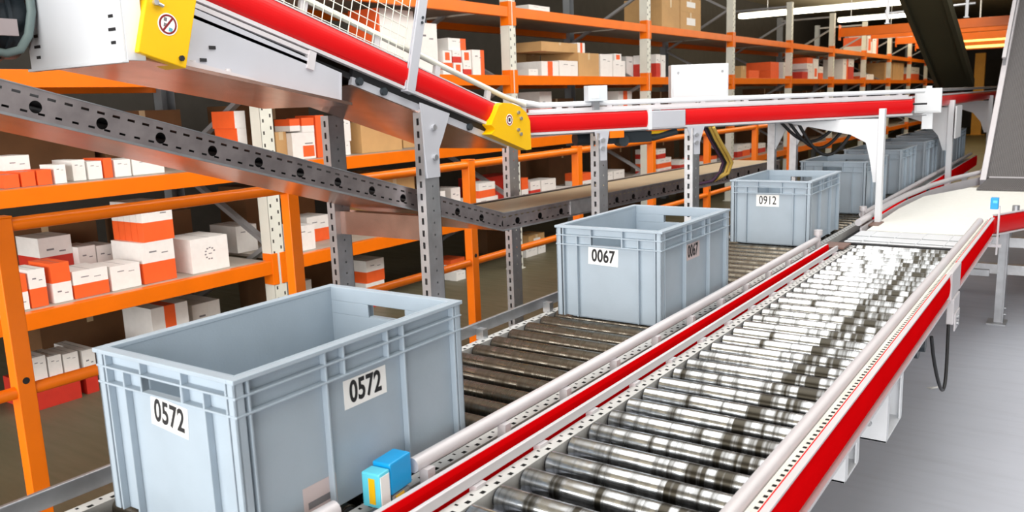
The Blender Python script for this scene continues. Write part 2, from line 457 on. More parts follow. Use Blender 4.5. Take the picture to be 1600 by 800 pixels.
for y in (1.9, 4.4, 6.9, 9.4):
    for x in (-1.58, -1.03):
        m = MB(); m.box(x-.022, x+.022, y-.03, y+.03, 0.008, .69); m.box(x-.06, x+.06, y-.06, y+.06, 0, .008); m.build('leg', GALV, tc)
    MB().box(-1.56, -1.05, y-.02, y+.02, .35, .39).build('leg_tie', GALV, tc)

# right-hand conveyor
rc = thing('roller_conveyor', (-.67, 2.6, 0), 'bright roller conveyor with red outer side in the right foreground', 'conveyor')
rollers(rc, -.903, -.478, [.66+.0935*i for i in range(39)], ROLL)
MB().box(-.947, -.913, .3, 4.22, .705, .744).build('roller_holder', COMB, rc)
MB().box(-.468, -.442, .3, 6.0, .705, .752).build('roller_holder', COMB, rc)
MB().box(-.957, -.947, .3, 4.02, .752, .774).build('guide_rail', ALU, rc, bevel=.002)
for i in range(16): MB().box(-.956, -.938, .5+.23*i, .532+.23*i, .728, .7515).build('rail_clip', ALU, rc)
MB().box(-.972, -.948, .3, 4.22, .60, .715).build('side_profile', GALV_D, rc)
MB().tube([(-.452, .3, .796), (-.452, 4.5, .796), (-.452, 4.88, .80)], .0165, 16).build('guide_rail', ALU, rc)
MB().box(-.434, -.4085, .3, 4.95, .765, .799).build('dotted_profile', DOTTED, rc)
for a, b in ((.3, 3.40), (3.66, 4.98)):
    MB().prism(curved_panel(.098, .012), (-.408, a, .704), (-.408, b, .704), (1, 0, 0), (0, 0, 1)).build('side_panel', RED_M, rc)
    MB().box(-.4088, -.395, a, b, .8015, .806).build('panel_lip', ALU, rc)
    MB().box(-.420, -.394, a, b, .694, .703).build('panel_lip', ALU, rc)
m = MB(); m.box(-.41, -.392, 3.41, 3.65, .700, .806); m.box(-.41, -.385, 3.44, 3.6, .60, .70); m.box(-.386, -.38, 3.46, 3.58, .57, .64)
for z in (.595, .62): m.cyl((-.384, 3.5, z), (-.372, 3.5, z), .009, 10, 1)
m.build('joint_plate', [ALU, GALV_D], rc, bevel=.003)
def u_bracket(y0, y1, z0, x0, x1):
    m = MB()
    m.box(x0, x1, y0, y0+.006, z0, .70); m.box(x0, x1, y1-.006, y1, z0, .70); m.box(x0, x1, y0, y1, z0, z0+.006)
    m.box(x0, x0+.006, y0, y1, z0, .70)
    m.box(x1-.004, x1, y0+.006, y0+.03, z0+.006, .70); m.box(x1-.004, x1, y1-.03, y1-.006, z0+.006, .70)
    for z in (z0+.05, .66): m.cyl((x0+.03, y0-.008, z), (x0+.03, y0, z), .008, 10, 1)
    m.build('support_bracket', [WHITEM, GALV_D], rc, bevel=.001)
u_bracket(2.30, 2.52, .545, -.475, -.40)
u_bracket(1.88, 2.02, .60, -.47, -.41)
m = MB()
for x in (-.90, -.415):
    m = MB(); m.box(x-.022, x+.022, 5.93, 5.98, .010, .70)
    m.box(x+.022, x+.03, 5.92, 5.99, .0, .70); m.box(x-.06, x+.05, 5.88, 6.03, 0, .010)
    for z in (.06, .10, .60, .64): m.cyl((x+.03, 5.955, z), (x+.042, 5.955, z), .009, 8)
    m.build('leg', GALV_D, rc, bevel=.001)
    m = MB(); m.box(x-.022, x+.022, .55, .6, 0, .70); m.build('leg', GALV_D, rc)
MB().box(-.88, -.48, 5.94, 5.97, .30, .34).build('leg_tie', GALV_D, rc)
m = MB(); m.cyl((-.55, 3.05, .62), (-.44, 3.05, .62), .05, 18); m.cyl((-.44, 3.05, .62), (-.42, 3.05, .62), .025, 12)
m.build('drive_motor', DARKM, rc)
m = MB(); pts = []
for i in range(17):
    t = i/16; pts.append((-.40+.02*math.sin(t*PI), 3.44-.42*t, .60-.22*math.sin(t*PI)**.8+.06*t))
m.tube(pts, .006, 8); m.build('drive_cable', BLACK, rc)

MB().box(-.91, -.47, .35, 4.22, .655, .660).build('gap_shade_sheet', BLACK, rc)  # black sheet added so the gaps between rollers look shaded
MB().box(-1.54, -1.10, .35, 10, .655, .660).build('gap_shade_sheet', BLACK, tc)  # same added shade sheet below the tote rollers

# transfer plate and white merging belt
tf = thing('transfer_table', (-.7, 4.44, .70), 'flat white transfer table between the rollers and the white belt', 'conveyor')
for y0, y1 in ((4.27, 4.31), (4.335, 4.455), (4.48, 4.64)):
    MB().box(-.98, -.478, y0, y1, .7507, .754).build('top_plate', WHITEM, tf, bevel=.002)
m = MB()
for i in range(4): m.tube([(-.90+.12*i, 4.27, .7545), (-.90+.12*i, 4.64, .7545)], .0025, 8)
m.build('round_belts', WHITEM, tf)
MB().box(-.97, -.48, 4.25, 4.65, .60, .7505).build('frame', BLACK, tf)
mg = thing('merging_belt_conveyor', (-.5, 6, 0), 'bright white merging belt conveyor bending right at the far end', 'conveyor')
poly = [(-.955, 4.66), (-.445, 4.66), (-.445, 5.35), (-.30, 5.80), (.35, 6.7), (.35, 6.95), (-.72, 6.95), (-.93, 6.3), (-.965, 5.6)]
m = MB(); A = [m.bm.verts.new((x, y, .72)) for x, y in poly]; B = [m.bm.verts.new((x, y, .755)) for x, y in poly]
m.bm.faces.new(A[::-1]); m.bm.faces.new(B)
for i in range(len(poly)): j = (i+1) % len(poly); m.bm.faces.new((A[i], A[j], B[j], B[i]))
m.build('belt', BELTW, mg)
m = MB(); m.box(-.9, -.5, 4.7, 5.9, .55, .71); m.build('frame', ALU, mg)
gl = [(-1.0, 4.66, .792), (-1.01, 5.4, .792), (-.995, 6.0, .792), (-.95, 6.6, .792), (-.86, 7.2, .795), (-.74, 7.68, .80)]
MB().tube(gl, .018, 12).build('guide_rail', ALU, mg)
for i in range(3): MB().cyl((gl[i+1][0], gl[i+1][1], .70), (gl[i+1][0], gl[i+1][1], .78), .012, 8).build('rail_clip', DARKM, mg)
m = MB()
for a, b in zip(gl, gl[1:]): m.bar((a[0]+.015, a[1], .735), (b[0]+.015, b[1], .735), .01, .06)
m.build('guide_strip', ALU, mg)
# red outer panel after the corner
C0, C1 = Vector((-.405, 5.08, .705)), Vector((.42, 6.9, .705)); dr = (C1-C0).normalized(); nr = Vector((dr.y, -dr.x, 0))
MB().prism(curved_panel(.098, .014), C0, C1, nr, (0, 0, 1)).build('side_panel', RED, mg)
m = MB(); m.bar(C0+Vector((0, 0, .101)), C1+Vector((0, 0, .101)), .02, .006); m.bar(C0-Vector((0, 0, .005)), C1-Vector((0, 0, .005)), .02, .008)
m.build('panel_lip', ALU, mg)
for i in range(3):
    p = C0 + dr*(.25+.35*i); MB().cyl((p.x-.02, p.y, .80), (p.x-.02, p.y, .835), .018, 10).build('cap_bolt', GALV_D, mg)

# base frame under the climbing belt, behind the leg
ic = thing('climbing_belt_conveyor', (-.2, 8.5, 0), 'grey ribbed belt conveyor climbing steeply at the right edge', 'conveyor')
sl = math.atan(.775); TI = Matrix.Translation((-.185, 7.64, .765)) @ Matrix.Rotation(sl, 4, 'X')
MB().box(-.49, .62, 0, 4.2, -.03, 0).build('belt', BELTG, ic, TI)
MB().box(-.66, .6, 6.75, 7.60, .758, .768).build('infeed_belt', BELTG, ic)
MB().box(-.66, .48, 7.605, 7.63, .735, .776).build('nose_roller', ALU, ic)
MB().box(-.535, -.492, -.08, 4.2, -.10, .05).build('side_rail', ALU, ic, TI, bevel=.004)
MB().box(-.525, -.505, 1.4, 4.2, .05, .14).build('side_guard', GALV_D, ic, TI)
MB().box(-.53, -.50, 1.38, 4.2, .14, .155).build('guard_edge', ALU, ic, TI)
for z in (.14, .34):
    MB().box(-.85, .5, 6.86, 6.92, z, z+.07).build('base_rail', GALV, ic)
for x in (-.82, .40):
    MB().box(x-.03, x+.03, 6.93, 6.99, 0, .72).build('leg', GALV_D, ic)
for x in (-.62, .3): MB().box(x-.03, x+.03, 9.4, 9.46, 0, 1.85).build('leg', GALV_D, ic)

# ------------------------------------------------------------------ blue sensors
s1 = thing('optical_sensor', (-1.04, 1.06, .742), 'bright cyan optical sensor beside the tote numbered 0572', 'sensor')
TS = Matrix.Translation((-1.052, 1.03, .745)) @ Matrix.Rotation(math.radians(6), 4, 'Z')
MB().box(-.021, .021, .022, .088, .022, .085).build('body', BLUE, s1, TS, bevel=.003)
MB().box(-.021, .021, -.012, .020, .010, .078).build('front_cover', BLUE_L, s1, TS, bevel=.003)
MB().box(-.004, .010, -.0135, -.012, .018, .068).build('yellow_lens', YEL, s1, TS)
MB().box(.0212, .0225, -.010, .016, .012, .072).build('white_side_label', LABELW, s1, TS)
MB().box(-.019, .022, .022, .075, -.004, .021).build('connector_base', GALV_D, s1, TS)
MB().box(.0222, .0235, .032, .058, .008, .018).build('yellow_plate', YEL, s1, TS)
m = MB(); m.tube([TS @ Vector(p) for p in ((.02, .07, .01), (.034, .075, .0), (.045, .07, -.02), (.05, .05, -.05))], .004, 8)
m.build('cable', BLACK, s1)
MB().box(-.012, .012, -.02, .06, -.04, -.004).build('mount', GALV, s1, TS)
s2 = thing('optical_sensor', (-.395, 5.03, .80), 'small blue sensor on a bracket at the far corner of the red rail', 'sensor')
MB().box(-.422, -.385, 5.02, 5.06, .845, .905).build('body', BLUE, s2, bevel=.003)
MB().box(-.41, -.39, 5.017, 5.02, .878, .892).build('lens', BLUE_L, s2)
m = MB(); m.box(-.384, -.376, 5.03, 5.055, .60, .86); m.box(-.45, -.36, 5.035, 5.05, .64, .655); m.build('bracket', ALU, s2)

# ------------------------------------------------------------------ inclined and diagonal upper conveyors
TH = math.atan(.296)
FI = Matrix.Translation((-2.2, 3.03, 1.394)) @ Matrix.Rotation(-TH, 4, 'X')
inc = thing('inclined_conveyor', (-2.45, 2.0, 0), 'inclined conveyor with red side rail descending from the upper left', 'conveyor')
S0, S1 = -2.6, .24
MB().prism(curved_panel(.092, .014, n=10), (0, S0, 0), (0, S1, 0), (1, 0, 0), (0, 0, 1), smooth=False).build('side_panel', RED, inc, FI)
MB().prism([(-q, p) for q, p in curved_panel(.092, .014)], (-.5, S0, 0), (-.5, S1, 0), (1, 0, 0), (0, 0, 1)).build('side_panel', RED, inc, FI)
for x in (-.012, -.503):
    MB().box(x, x+.020, S0, S1, -.014, -.002).build('panel_lip', ALU, inc, FI)
    MB().box(x, x+.014, S0, S1, .093, .098).build('panel_lip', ALU, inc, FI)
MB().box(-.49, -.01, S0, S1, .045, .06).build('belt', BLACK, inc, FI)
MB().box(-.49, -.01, -.86, S1-.1, -.075, -.070).build('underside_pan', UNDER, inc, FI)
MB().box(-.50, -.02, S0, S1-.04, -.050, -.030).build('cable_duct', BLACK, inc, FI)
MB().box(-.03, -.012, -.86, S1-.1, -.040, -.014).build('dark_slot', BLACK, inc, FI)
MB().box(-.026, -.010, -.86, S1-.1, -.070, -.041).build('pan_edge', LILAC, inc, FI)
for x in (-.035, -.465):
    MB().tube([(x, S0, .157), (x, .10, .157), (x, .27, .165)], .012, 12).build('guide_rail', CREAM, inc, FI)
    for i in range(7):
        y = -2.2+.36*i; MB().box(x-.008, x+.008, y, y+.03, .06, .148).build('rail_clip', ALU, inc, FI)
m = MB(); zz = (.112, .15, .19, .23, .27, .31, .35, .39, .43)
for z in zz: m.tube([(-.022, -1.75, z), (-.022, -.60, z)], .0019, 6)
for i in range(28): m.tube([(-.022, -1.74+.042*i, .10), (-.022, -1.74+.042*i, .44)], .0019, 6)
m.build('mesh_guard', CREAM, inc, FI)
m = MB(); m.box(.012, .020, -.60, -.553, -.012, .42); m.box(-.03, .020, -.60, -.553, -.020, -.012); m.box(.008, .012, -.606, -.60, -.012, .42)
for z in (.26, .28): m.cyl((.019, -.57, z), (.024, -.57, z), .006, 8, 1)
m.build('guard_post', [LILAC, DARKM], inc, FI, bevel=.001)
# aluminium conduit along the upper part
m = MB(); m.box(.0, .022, S0, -1.075, -.040, -.026); m.box(.0, .022, S0, -1.075, -.072, -.062); m.box(-.01, .006, S0, -1.075, -.062, -.040, 1)
m.box(.0, .028, -1.10, -1.07, -.085, -.024)
m.build('conduit', [ALU, BLACK], inc, FI)
# drive housing
hs = []
m = MB()
prof = [(1.318, 1.648), (2.10, 1.507), (2.11, 1.610), (1.318, 1.86)]           # side plate, plane x=-2.13
m.prism(prof, (-2.185, 0, 0), (-2.178, 0, 0), (0, 1, 0), (0, 0, 1)); m.build('housing_side', LILAC, inc)
m = MB(); m.prism([(1.318, 1.638), (2.10, 1.497), (2.10, 1.507), (1.318, 1.648)], (-2.60, 0, 0), (-2.125, 0, 0), (0, 1, 0), (0, 0, 1))
m.build('housing_bottom', UNDER, inc)
m = MB(); m.prism([(1.33, 1.648), (1.72, 1.578), (1.70, 1.588), (1.33, 1.670)], (-2.178, 0, 0), (-2.135, 0, 0), (0, 1, 0), (0, 0, 1))
for y, z in ((1.62, 1.596), (1.50, 1.618)): m.cyl((-2.15, y, z), (-2.15, y, z+.02), .009, 8)
m.build('housing_flange', ALU, inc)
m = MB(); m.prism([(2.092, 1.507), (2.10, 1.507), (2.11, 1.61), (2.102, 1.61)], (-2.60, 0, 0), (-2.176, 0, 0), (0, 1, 0), (0, 0, 1)); m.build('housing_end', LILAC, inc)
for y, z in ((1.58, 1.674), (1.545, 1.637)): MB().box(-2.185, -2.175, y, y+.022, z, z+.01).build('vent_slot', BLACK, inc)
m = MB(); m.box(-2.61, -2.115, 1.272, 1.280, 1.632, 1.95); m.box(-2.123, -2.115, 1.28, 1.335, 1.632, 1.95)
m.box(-2.615, -2.115, 1.264, 1.285, 1.626, 1.634)
m.build('housing_front', WHITEM, inc, bevel=.002)
for x, zz in ((-2.555, (1.665, 1.695, 1.725)), (-2.155, (1.68, 1.714, 1.748))):
    for k, z in enumerate(zz):
        w = .016 if k == 1 else .010; MB().box(x-w, x+w, 1.2695, 1.2715, z-.004, z+.004).build('vent_slot', BLACK, inc)
# motor behind the housing
m = MB(); m.cyl((-2.66, .92, 1.78), (-2.66, 1.25, 1.78), .115, 28)
for i in range(8): m.cyl((-2.66, .95+.035*i, 1.78), (-2.66, .96+.035*i, 1.78), .123, 28)
m.cyl((-2.66, .87, 1.78), (-2.66, .92, 1.78), .10, 24, 0, .115)
m.build('drive_motor', DARKM, inc)
m = MB(); m.box(-2.63, -2.55, 1.04, 1.2, 1.78, 1.88); m.build('terminal_box', BLACK, inc, bevel=.006)
m = MB(); m.box(-2.545, -2.530, 1.14, 1.212, 1.722, 1.768); m.build('rating_plate', LABELP, inc)
MB().tube([(-2.53, .98, 1.71), (-2.53, 1.10, 1.685), (-2.53, 1.17, 1.672), (-2.53, 1.21, 1.684), (-2.53, 1.238, 1.725), (-2.53, 1.255, 1.79), (-2.53, 1.258, 1.92)], .012, 10).build('guard_hoop', M('grey_green_guard', rgb(130, 148, 146), .5), inc)
# yellow switch box
FY = FI @ Matrix.Translation((-.012, -.022, -.004))
m = MB(); m.box(.02, .115, -1.708, -1.563, -.238, -.040); m.build('switch_box', YEL, inc, FY, bevel=.003)
yb = bpy.data.objects['switch_box']
m = MB(); m.disc((.1152, -1.638, -.138), (1, 0, 0), .030, 28, 0, 0, .0008); m.disc((.1161, -1.638, -.138), (1, 0, 0), .0265, 28, 1, .0215, .0006)
m.box(.1161, .1168, -.026, .026, -.0028, .0028, 1, Matrix.Translation((0, -1.638, -.138)) @ Matrix.Rotation(math.radians(62), 4, 'X'))
m.box(.1161, .1166, -1.652, -1.643, -.132, -.122, 2); m.box(.1161, .1166, -1.633, -1.622, -.155, -.145, 3); m.box(.1161, .1166, -1.650, -1.640, -.147, -.137, 2)
st = m.build('prohibition_sign', [LABELW, SIGNRED, CPR, M('sign_cyan', rgb(90, 170, 190), .5)], yb, FY, fixn=False)
st['label'] = 'round white sign with red ring and slash'
m = MB(); m.cyl((.115, -1.684, -.094), (.125, -1.684, -.094), .008, 10); m.cyl((.118, -1.684, -.094), (.122, -1.662, -.097), .005, 8)
m.build('latch', GALV, yb, FY)
MB().cyl((.115, -1.583, -.215), (.121, -1.583, -.215), .008, 8).build('lock', BLACK, yb, FY)
# yellow end covers at the foot of the incline
yp = [(3.026, 1.477), (3.06, 1.488), (3.125, 1.484), (3.19, 1.468), (3.24, 1.44), (3.268, 1.40), (3.272, 1.270), (3.235, 1.268), (2.955, 1.355), (2.99, 1.375), (2.962, 1.395)]
m = MB(); m.prism(yp, (-2.21, 0, 0), (-2.16, 0, 0), (0, 1, 0), (0, 0, 1)); yc = m.build('end_cover', YEL, inc, bevel=.004)
m = MB(); m.disc((-2.1595, 3.10, 1.412), (1, 0, 0), .026, 20, 0, 0, .0006); m.disc((-2.1588, 3.10, 1.412), (1, 0, 0), .022, 20, 1, .016, .0004); m.box(-2.1592, -2.1586, 3.092, 3.108, 1.404, 1.420, 2)
m.build('round_sign', [LABELW, SIGNRED, INK], yc, fixn=False)
for y, z in ((3.17, 1.442), (3.165, 1.365), (3.19, 1.415), (3.185, 1.345)): MB().cyl((-2.16, y, z), (-2.152, y, z), .008, 8).build('bolt', GALV_D, yc)
# legs of the incline
def strut(root, x, y, z0, z1, name='leg'):
    m = MB()
    m.quad([(x-.023, y-.045, z0), (x+.023, y-.045, z0), (x+.023, y-.045, z1), (x-.023, y-.045, z1)], 0)
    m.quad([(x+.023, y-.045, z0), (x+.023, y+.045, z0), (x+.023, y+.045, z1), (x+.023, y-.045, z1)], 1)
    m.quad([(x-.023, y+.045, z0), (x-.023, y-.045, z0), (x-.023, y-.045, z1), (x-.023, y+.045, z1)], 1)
    m.box(x-.023, x-.008, y+.043, y+.045, z0, z1, 2); m.box(x+.008, x+.023, y+.043, y+.045, z0, z1, 2)
    if z0 < .02: m.box(x-.07, x+.07, y-.08, y+.08, 0, .008, 2)
    return m.build(name, [STRUT, STRUTV, GALV], root, fixn=False)
strut(inc, -2.215, 2.585, 0, 1.475)
strut(inc, -2.72, 2.56, 0, 1.46)
m = MB(); m.prism([(2.53, 1.50), (2.71, 1.452), (2.66, 1.36), (2.63, 1.31), (2.63, 1.20), (2.55, 1.20)], (-2.192, 0, 0), (-2.186, 0, 0), (0, 1, 0), (0, 0, 1))
for z in (1.28, 1.40): m.cyl((-2.186, 2.60, z), (-2.176, 2.60, z), .012, 10, 1)
m.build('leg_bracket', [LILAC, GALV], inc)
strut(inc, -2.72, 3.90, 0, 1.33)
m = MB(); m.box(-2.70, -2.23, 2.545, 2.55, .945, 1.045); m.box(-2.70, -2.23, 2.55, 2.60, .945, .950); m.box(-2.70, -2.23, 2.55, 2.60, 1.04, 1.045)
m.build('leg_tie', UNDER, inc)
for y in (-.83, -.70, -.16): MB().cyl((-.02, y, -.05), (.004, y, -.05), .015, 10).build('cable_knob', DARKM, inc, FI)

# diagonal level conveyor over the tote line
DV = Vector((.53, .848, 0)).normalized(); AZ = math.atan2(-DV.x, DV.y)
FD = Matrix.Translation((-2.2, 3.34, 1.34)) @ Matrix.Rotation(AZ, 4, 'Z')
dg = thing('diagonal_conveyor', (-1.7, 4.6, 0), 'level red-sided conveyor crossing above the totes behind the yellow cover', 'conveyor')
for a, b in ((-.03, .645), (.87, 2.46)):
    MB().prism(curved_panel(.082, .012, n=10), (0, a, .004), (0, b, .004), (1, 0, 0), (0, 0, 1)).build('side_panel', RED, dg, FD)
MB().box(-.01, .014, .655, .865, -.004, .082).build('joint_plate', LILAC, dg, FD, bevel=.003)
m = MB(); m.box(-.008, .016, .640, .662, -.01, .09); m.build('joint_edge', WHITEM, dg, FD)
MB().box(-.006, .012, -.03, 2.46, -.008, .003).build('panel_lip', ALU, dg, FD)
MB().box(-.03, .006, -.03, 2.46, .087, .097).build('panel_lip', ALU, dg, FD)
MB().prism([(-q, p) for q, p in curved_panel(.082, .012)], (-.5, -.03, .004), (-.5, 2.9, .004), (1, 0, 0), (0, 0, 1)).build('side_panel', RED, dg, FD)
MB().box(-.49, -.01, -.1, 2.6, .05, .06).build('belt', BLACK, dg, FD)
MB().box(-.49, -.01, .0, 2.6, -.015, -.010).build('underside_pan', GALV_D, dg, FD)
for x in (-.04, -.46):
    MB().tube([(x, -.06, .155), (x, .06, .132), (x, .2, .13), (x, 2.6, .13)], .013, 12).build('guide_rail', WHITEM, dg, FD)
    for i in range(9): MB().box(x-.008, x+.008, .15+.28*i, .18+.28*i, .06, .12).build('rail_clip', ALU, dg, FD)
MB().box(-.034, -.022, .0, 2.46, .094, .112).build('dotted_profile', ALU, dg, FD)
def w2(s, n=0.):
    p = FD @ Vector((n, s, 0)); return p
for s in (.375, .93):
    p = w2(s, -.022); strut(dg, p.x, p.y, 0, 1.325)
    m = MB(); w = .055 if s > .5 else .042
    m.prism([(s-w, -.004), (s+w, -.004), (s+.025, -.09), (s+.025, -.15), (s-.025, -.15), (s-.025, -.09)], (.008, 0, 0), (.013, 0, 0), (0, 1, 0), (0, 0, 1))
    for z in (-.05, -.09): m.cyl((.012, s, z), (.024, s, z), .011, 8, 1)
    m.build('leg_bracket', [LILAC, GALV], dg, FD)
for (x, y) in ((-1.64, 5.2), (-1.64, 5.66)):
    m = MB(); m.box(x-.022, x+.022, y-.022, y+.022, 0, 1.33); m.box(x-.06, x+.06, y-.06, y+.06, 0, .008)
    m.build('leg', GALV, dg)
    m = MB(); m.prism([(-.022, 1.33), (.2, 1.33), (.2, 1.315), (.08, 1.26), (.02, 1.14), (-.022, 1.14)], (x, y-.006, 0), (x, y+.006, 0), (1, 0, 0), (0, 0, 1))
    m.build('arched_bracket', WHITEM, dg)
m = MB(); m.box(-.975, -.945, 4.935, 4.985, .0, 1.385); m.box(-1.02, -.90, 4.88, 5.04, 0, .008); m.build('leg', WHITEM, dg, bevel=.002)
m = MB(); m.prism([(0, 1.33), (-.52, 1.33), (-.52, 1.318), (-.16, 1.245), (-.075, 1.20), (-.05, 1.10), (-.03, .98), (0, .98)], (-.965, 4.955, 0), (-.965, 4.967, 0), (1, 0, 0), (0, 0, 1))
m.build('arched_bracket', WHITEM, dg)
m = MB(); m.cyl((-.25, .36, -.05), (-.25, .78, -.05), .035, 16); m.cyl((-.08, .52, -.06), (-.02, .52, -.06), .03, 12); m.box(-.2, -.05, .45, .7, -.075, -.02); m.tube([(-.1, .60, -.05), (-.06, .72, -.055), (-.05, .85, -.03)], .018, 10)
m.build('drive_motor', DARKM, dg, FD)
MB().box(.0, .012, .42, .50, -.042, -.008).build('orange_tag', ORANGE, dg, FD)
MB().box(-.06, -.05, .68, .86, -.035, -.022).build('yellow_strip', YEL, dg, FD)

# third upper conveyor, running on above the tote line
th = thing('upper_conveyor', (-1.25, 9, 0), 'far red-sided conveyor above the last totes, right of the white box', 'conveyor')
for x, s in ((-.985, 1), (-1.5, -1)):
    MB().prism([(s*q, p) for q, p in curved_panel(.08, .012)], (x, 5.95, 1.345), (x, 13, 1.345), (1, 0, 0), (0, 0, 1)).build('side_panel', RED, th)
MB().box(-1.01, -.98, 5.95, 13, 1.428, 1.438).build('panel_lip', ALU, th)
MB().box(-1.49, -1.0, 5.95, 13, 1.38, 1.40).build('belt', BLACK, th)
for x in (-1.02, -1.46): MB().tube([(x, 5.95, 1.47), (x, 13, 1.47)], .012, 10).build('guide_rail', GALV_D, th)
for y in (7.65, 10.7):
    m = MB(); m.box(-.98, -.94, y-.03, y+.03, 0, 1.385); m.box(-1.02, -.90, y-.08, y+.08, 0, .008); m.build('leg', WHITEM, th)
    m = MB(); m.prism([(0, 1.33), (-.60, 1.33), (-.60, 1.30), (-.34, 1.26), (-.17, 1.20), (-.09, 1.10), (-.05, .98), (0, .98)], (-.96, y-.005, 0), (-.96, y+.007, 0), (1, 0, 0), (0, 0, 1))
    m.build('arched_bracket', WHITEM, th)
m = MB(); m.box(-.925, -.915, 7.58, 7.9, 1.08, 1.34); m.build('cover_plate', WHITEM, th)

# cabinets and boxes standing on the upper conveyor
cb = thing('control_cabinet', (-1.95, 4.95, 1.40), 'white control cabinet behind the diagonal conveyor guide rail', 'cabinet')
FC = Matrix.Translation((-1.955, 4.81, 1.33)) @ Matrix.Rotation(math.atan2(.17, .27), 4, 'Z')
MB().box(-.17, .17, .01, .13, .06, .345).build('body', WHITEM, cb, FC, bevel=.004)
MB().box(-.16, .16, .0, .0095, .07, .335).build('door', WHITEM, cb, FC, bevel=.002)
for x in (-.13, .13): MB().cyl((x, -.006, .30), (x, 0, .30), .007, 10).build('lock', GALV_D, cb, FC)
m = MB(); m.box(-.17, .17, .131, .145, .05, .08); m.box(-.02, .02, .131, .16, -.33-.98, .08); m.build('mounting_post', GALV, cb, FC)
b1 = thing('reflector_box', tuple(FD @ Vector((-.02, .36, .10))), 'small white reflector box clamped above the red rail, left of the cabinet', 'sensor')
FB = FD @ Matrix.Translation((-.02, .36, .10))
MB().box(-.02, .03, -.055, .05, .04, .115).build('housing', M('pale_blue_white', rgb(214, 222, 230), .4), b1, FB, bevel=.002)
MB().box(-.01, .02, -.02, .01, -.004, .04).build('clamp', GALV_D, b1, FB)
MB().box(.0305, .032, -.04, .0, .055, .10).build('reflector', LABELW, b1, FB)
b2 = thing('junction_box', (-.86, 5.83, 1.34), 'white junction box at the far end of the diagonal conveyor', 'box')
FJ = Matrix.Translation((-.86, 5.78, 1.335)) @ Matrix.Rotation(-AZ*0.2, 4, 'Z')
MB().box(-.075, .075, 0, .1, .0, .15).build('housing', WHITEM, b2, FJ, bevel=.004)
MB().box(-.066, .066, -.006, 0, .01, .14).build('cover', WHITEM, b2, FJ, bevel=.002)
MB().cyl((0, .05, .15), (0, .05, .165), .018, 12).build('cap', WHITEM, b2, FJ)
MB().box(-.03, .03, .02, .08, -.10, -.001).build('bracket', WHITEM, b2, FJ)

# cables under the diagonal conveyor
cl = thing('cable_bundle', (-1.75, 4.4, 1.0), 'yellow and purple cables hanging from the conveyor into the tray', 'cable')
for k, (mm, dx) in enumerate(((CABY, 0), (CABY, .02), (CABP, -.03), (BLACK, -.015))):
    P = [(-1.66+dx, 4.22, 1.325), (-1.66+dx, 4.30, 1.26), (-1.655+dx, 4.42, 1.17), (-1.66+dx, 4.50, 1.12), (-1.68+dx, 4.50, 1.06), (-1.73, 4.46+dx, 1.02), (-1.80, 4.40+dx, 1.005)]
    MB().tube(P, .009, 8).build('cable', mm, cl)
c2 = thing('cable_loop', (-1.6, 5.3, 1.1), 'black cable loops hanging below the diagonal conveyor near the arched bracket', 'cable')
for dx, sag in ((0, .17), (.05, .21), (-.05, .13)):
    P = []
    for i in range(13):
        t = i/12; P.append((-1.50+dx+.30*t, 5.05+.25*t, 1.325-sag*math.sin(PI*t)))
    MB().tube(P, .010, 8).build('cable', BLACK, c2)

# ------------------------------------------------------------------ perforated cable tray
tr = thing('cable_tray', (-2.45, 2.5, .9), 'perforated galvanised cable tray sloping down beneath the inclined conveyor, then level', 'cable tray')
TT = math.atan(.285); Lr = (3.18)/math.cos(TT)
FT = Matrix.Translation((-2.27, 3.175, .893)) @ Matrix.Rotation(-TT, 4, 'X')
def tray(F, y0, y1, cover=None, w=.40):
    m = MB(); m.quad([(0, y0, 0), (0, y1, 0), (0, y1, .08), (0, y0, .08)]); m.build('side_wall', TRAYM, tr, F, fixn=False)
    m = MB(); m.quad([(-w, y0, 0), (-w, y1, 0), (-w, y1, .08), (-w, y0, .08)]); m.build('side_wall', TRAYM, tr, F, fixn=False)
    m = MB(); m.box(-w, 0, y0, y1, -.002, 0); m.build('bottom', UNDER, tr, F)
    for k, (xx, zz) in enumerate(((-.05, .022), (-.09, .024), (-.06, .055))): MB().tube([(xx, y0, zz), (xx, y1, zz)], .02, 10).build('cable', BLACK, tr, F)  # unseen black cables added to keep the tray holes dark
    m = MB(); m.box(-.012, .002, y0, y1, .08, .083); m.box(-.004, .0025, y0, y1, -.004, .003); m.build('edge_flange', GALV_D, tr, F)
    m = MB(); m.box(-w, -w+.012, y0, y1, .08, .083); m.build('edge_flange', GALV_D, tr, F)
    if cover: m = MB(); m.box(-w+.02, -.02, y0+.05, y1, .045, .075); m.build('cover', cover, tr, F)
tray(FT, -Lr, 0)
LV = Vector((.17, 2.19, 0)); FL = Matrix.Translation((-2.27, 3.175, .893)) @ Matrix.Rotation(math.atan2(-LV.x, LV.y), 4, 'Z')
tray(FL, 0, 3.4, TAN)
m = MB(); m.box(-.002, .006, .55, .75, .006, .075); m.build('joint_plate', GALV, tr, FL)

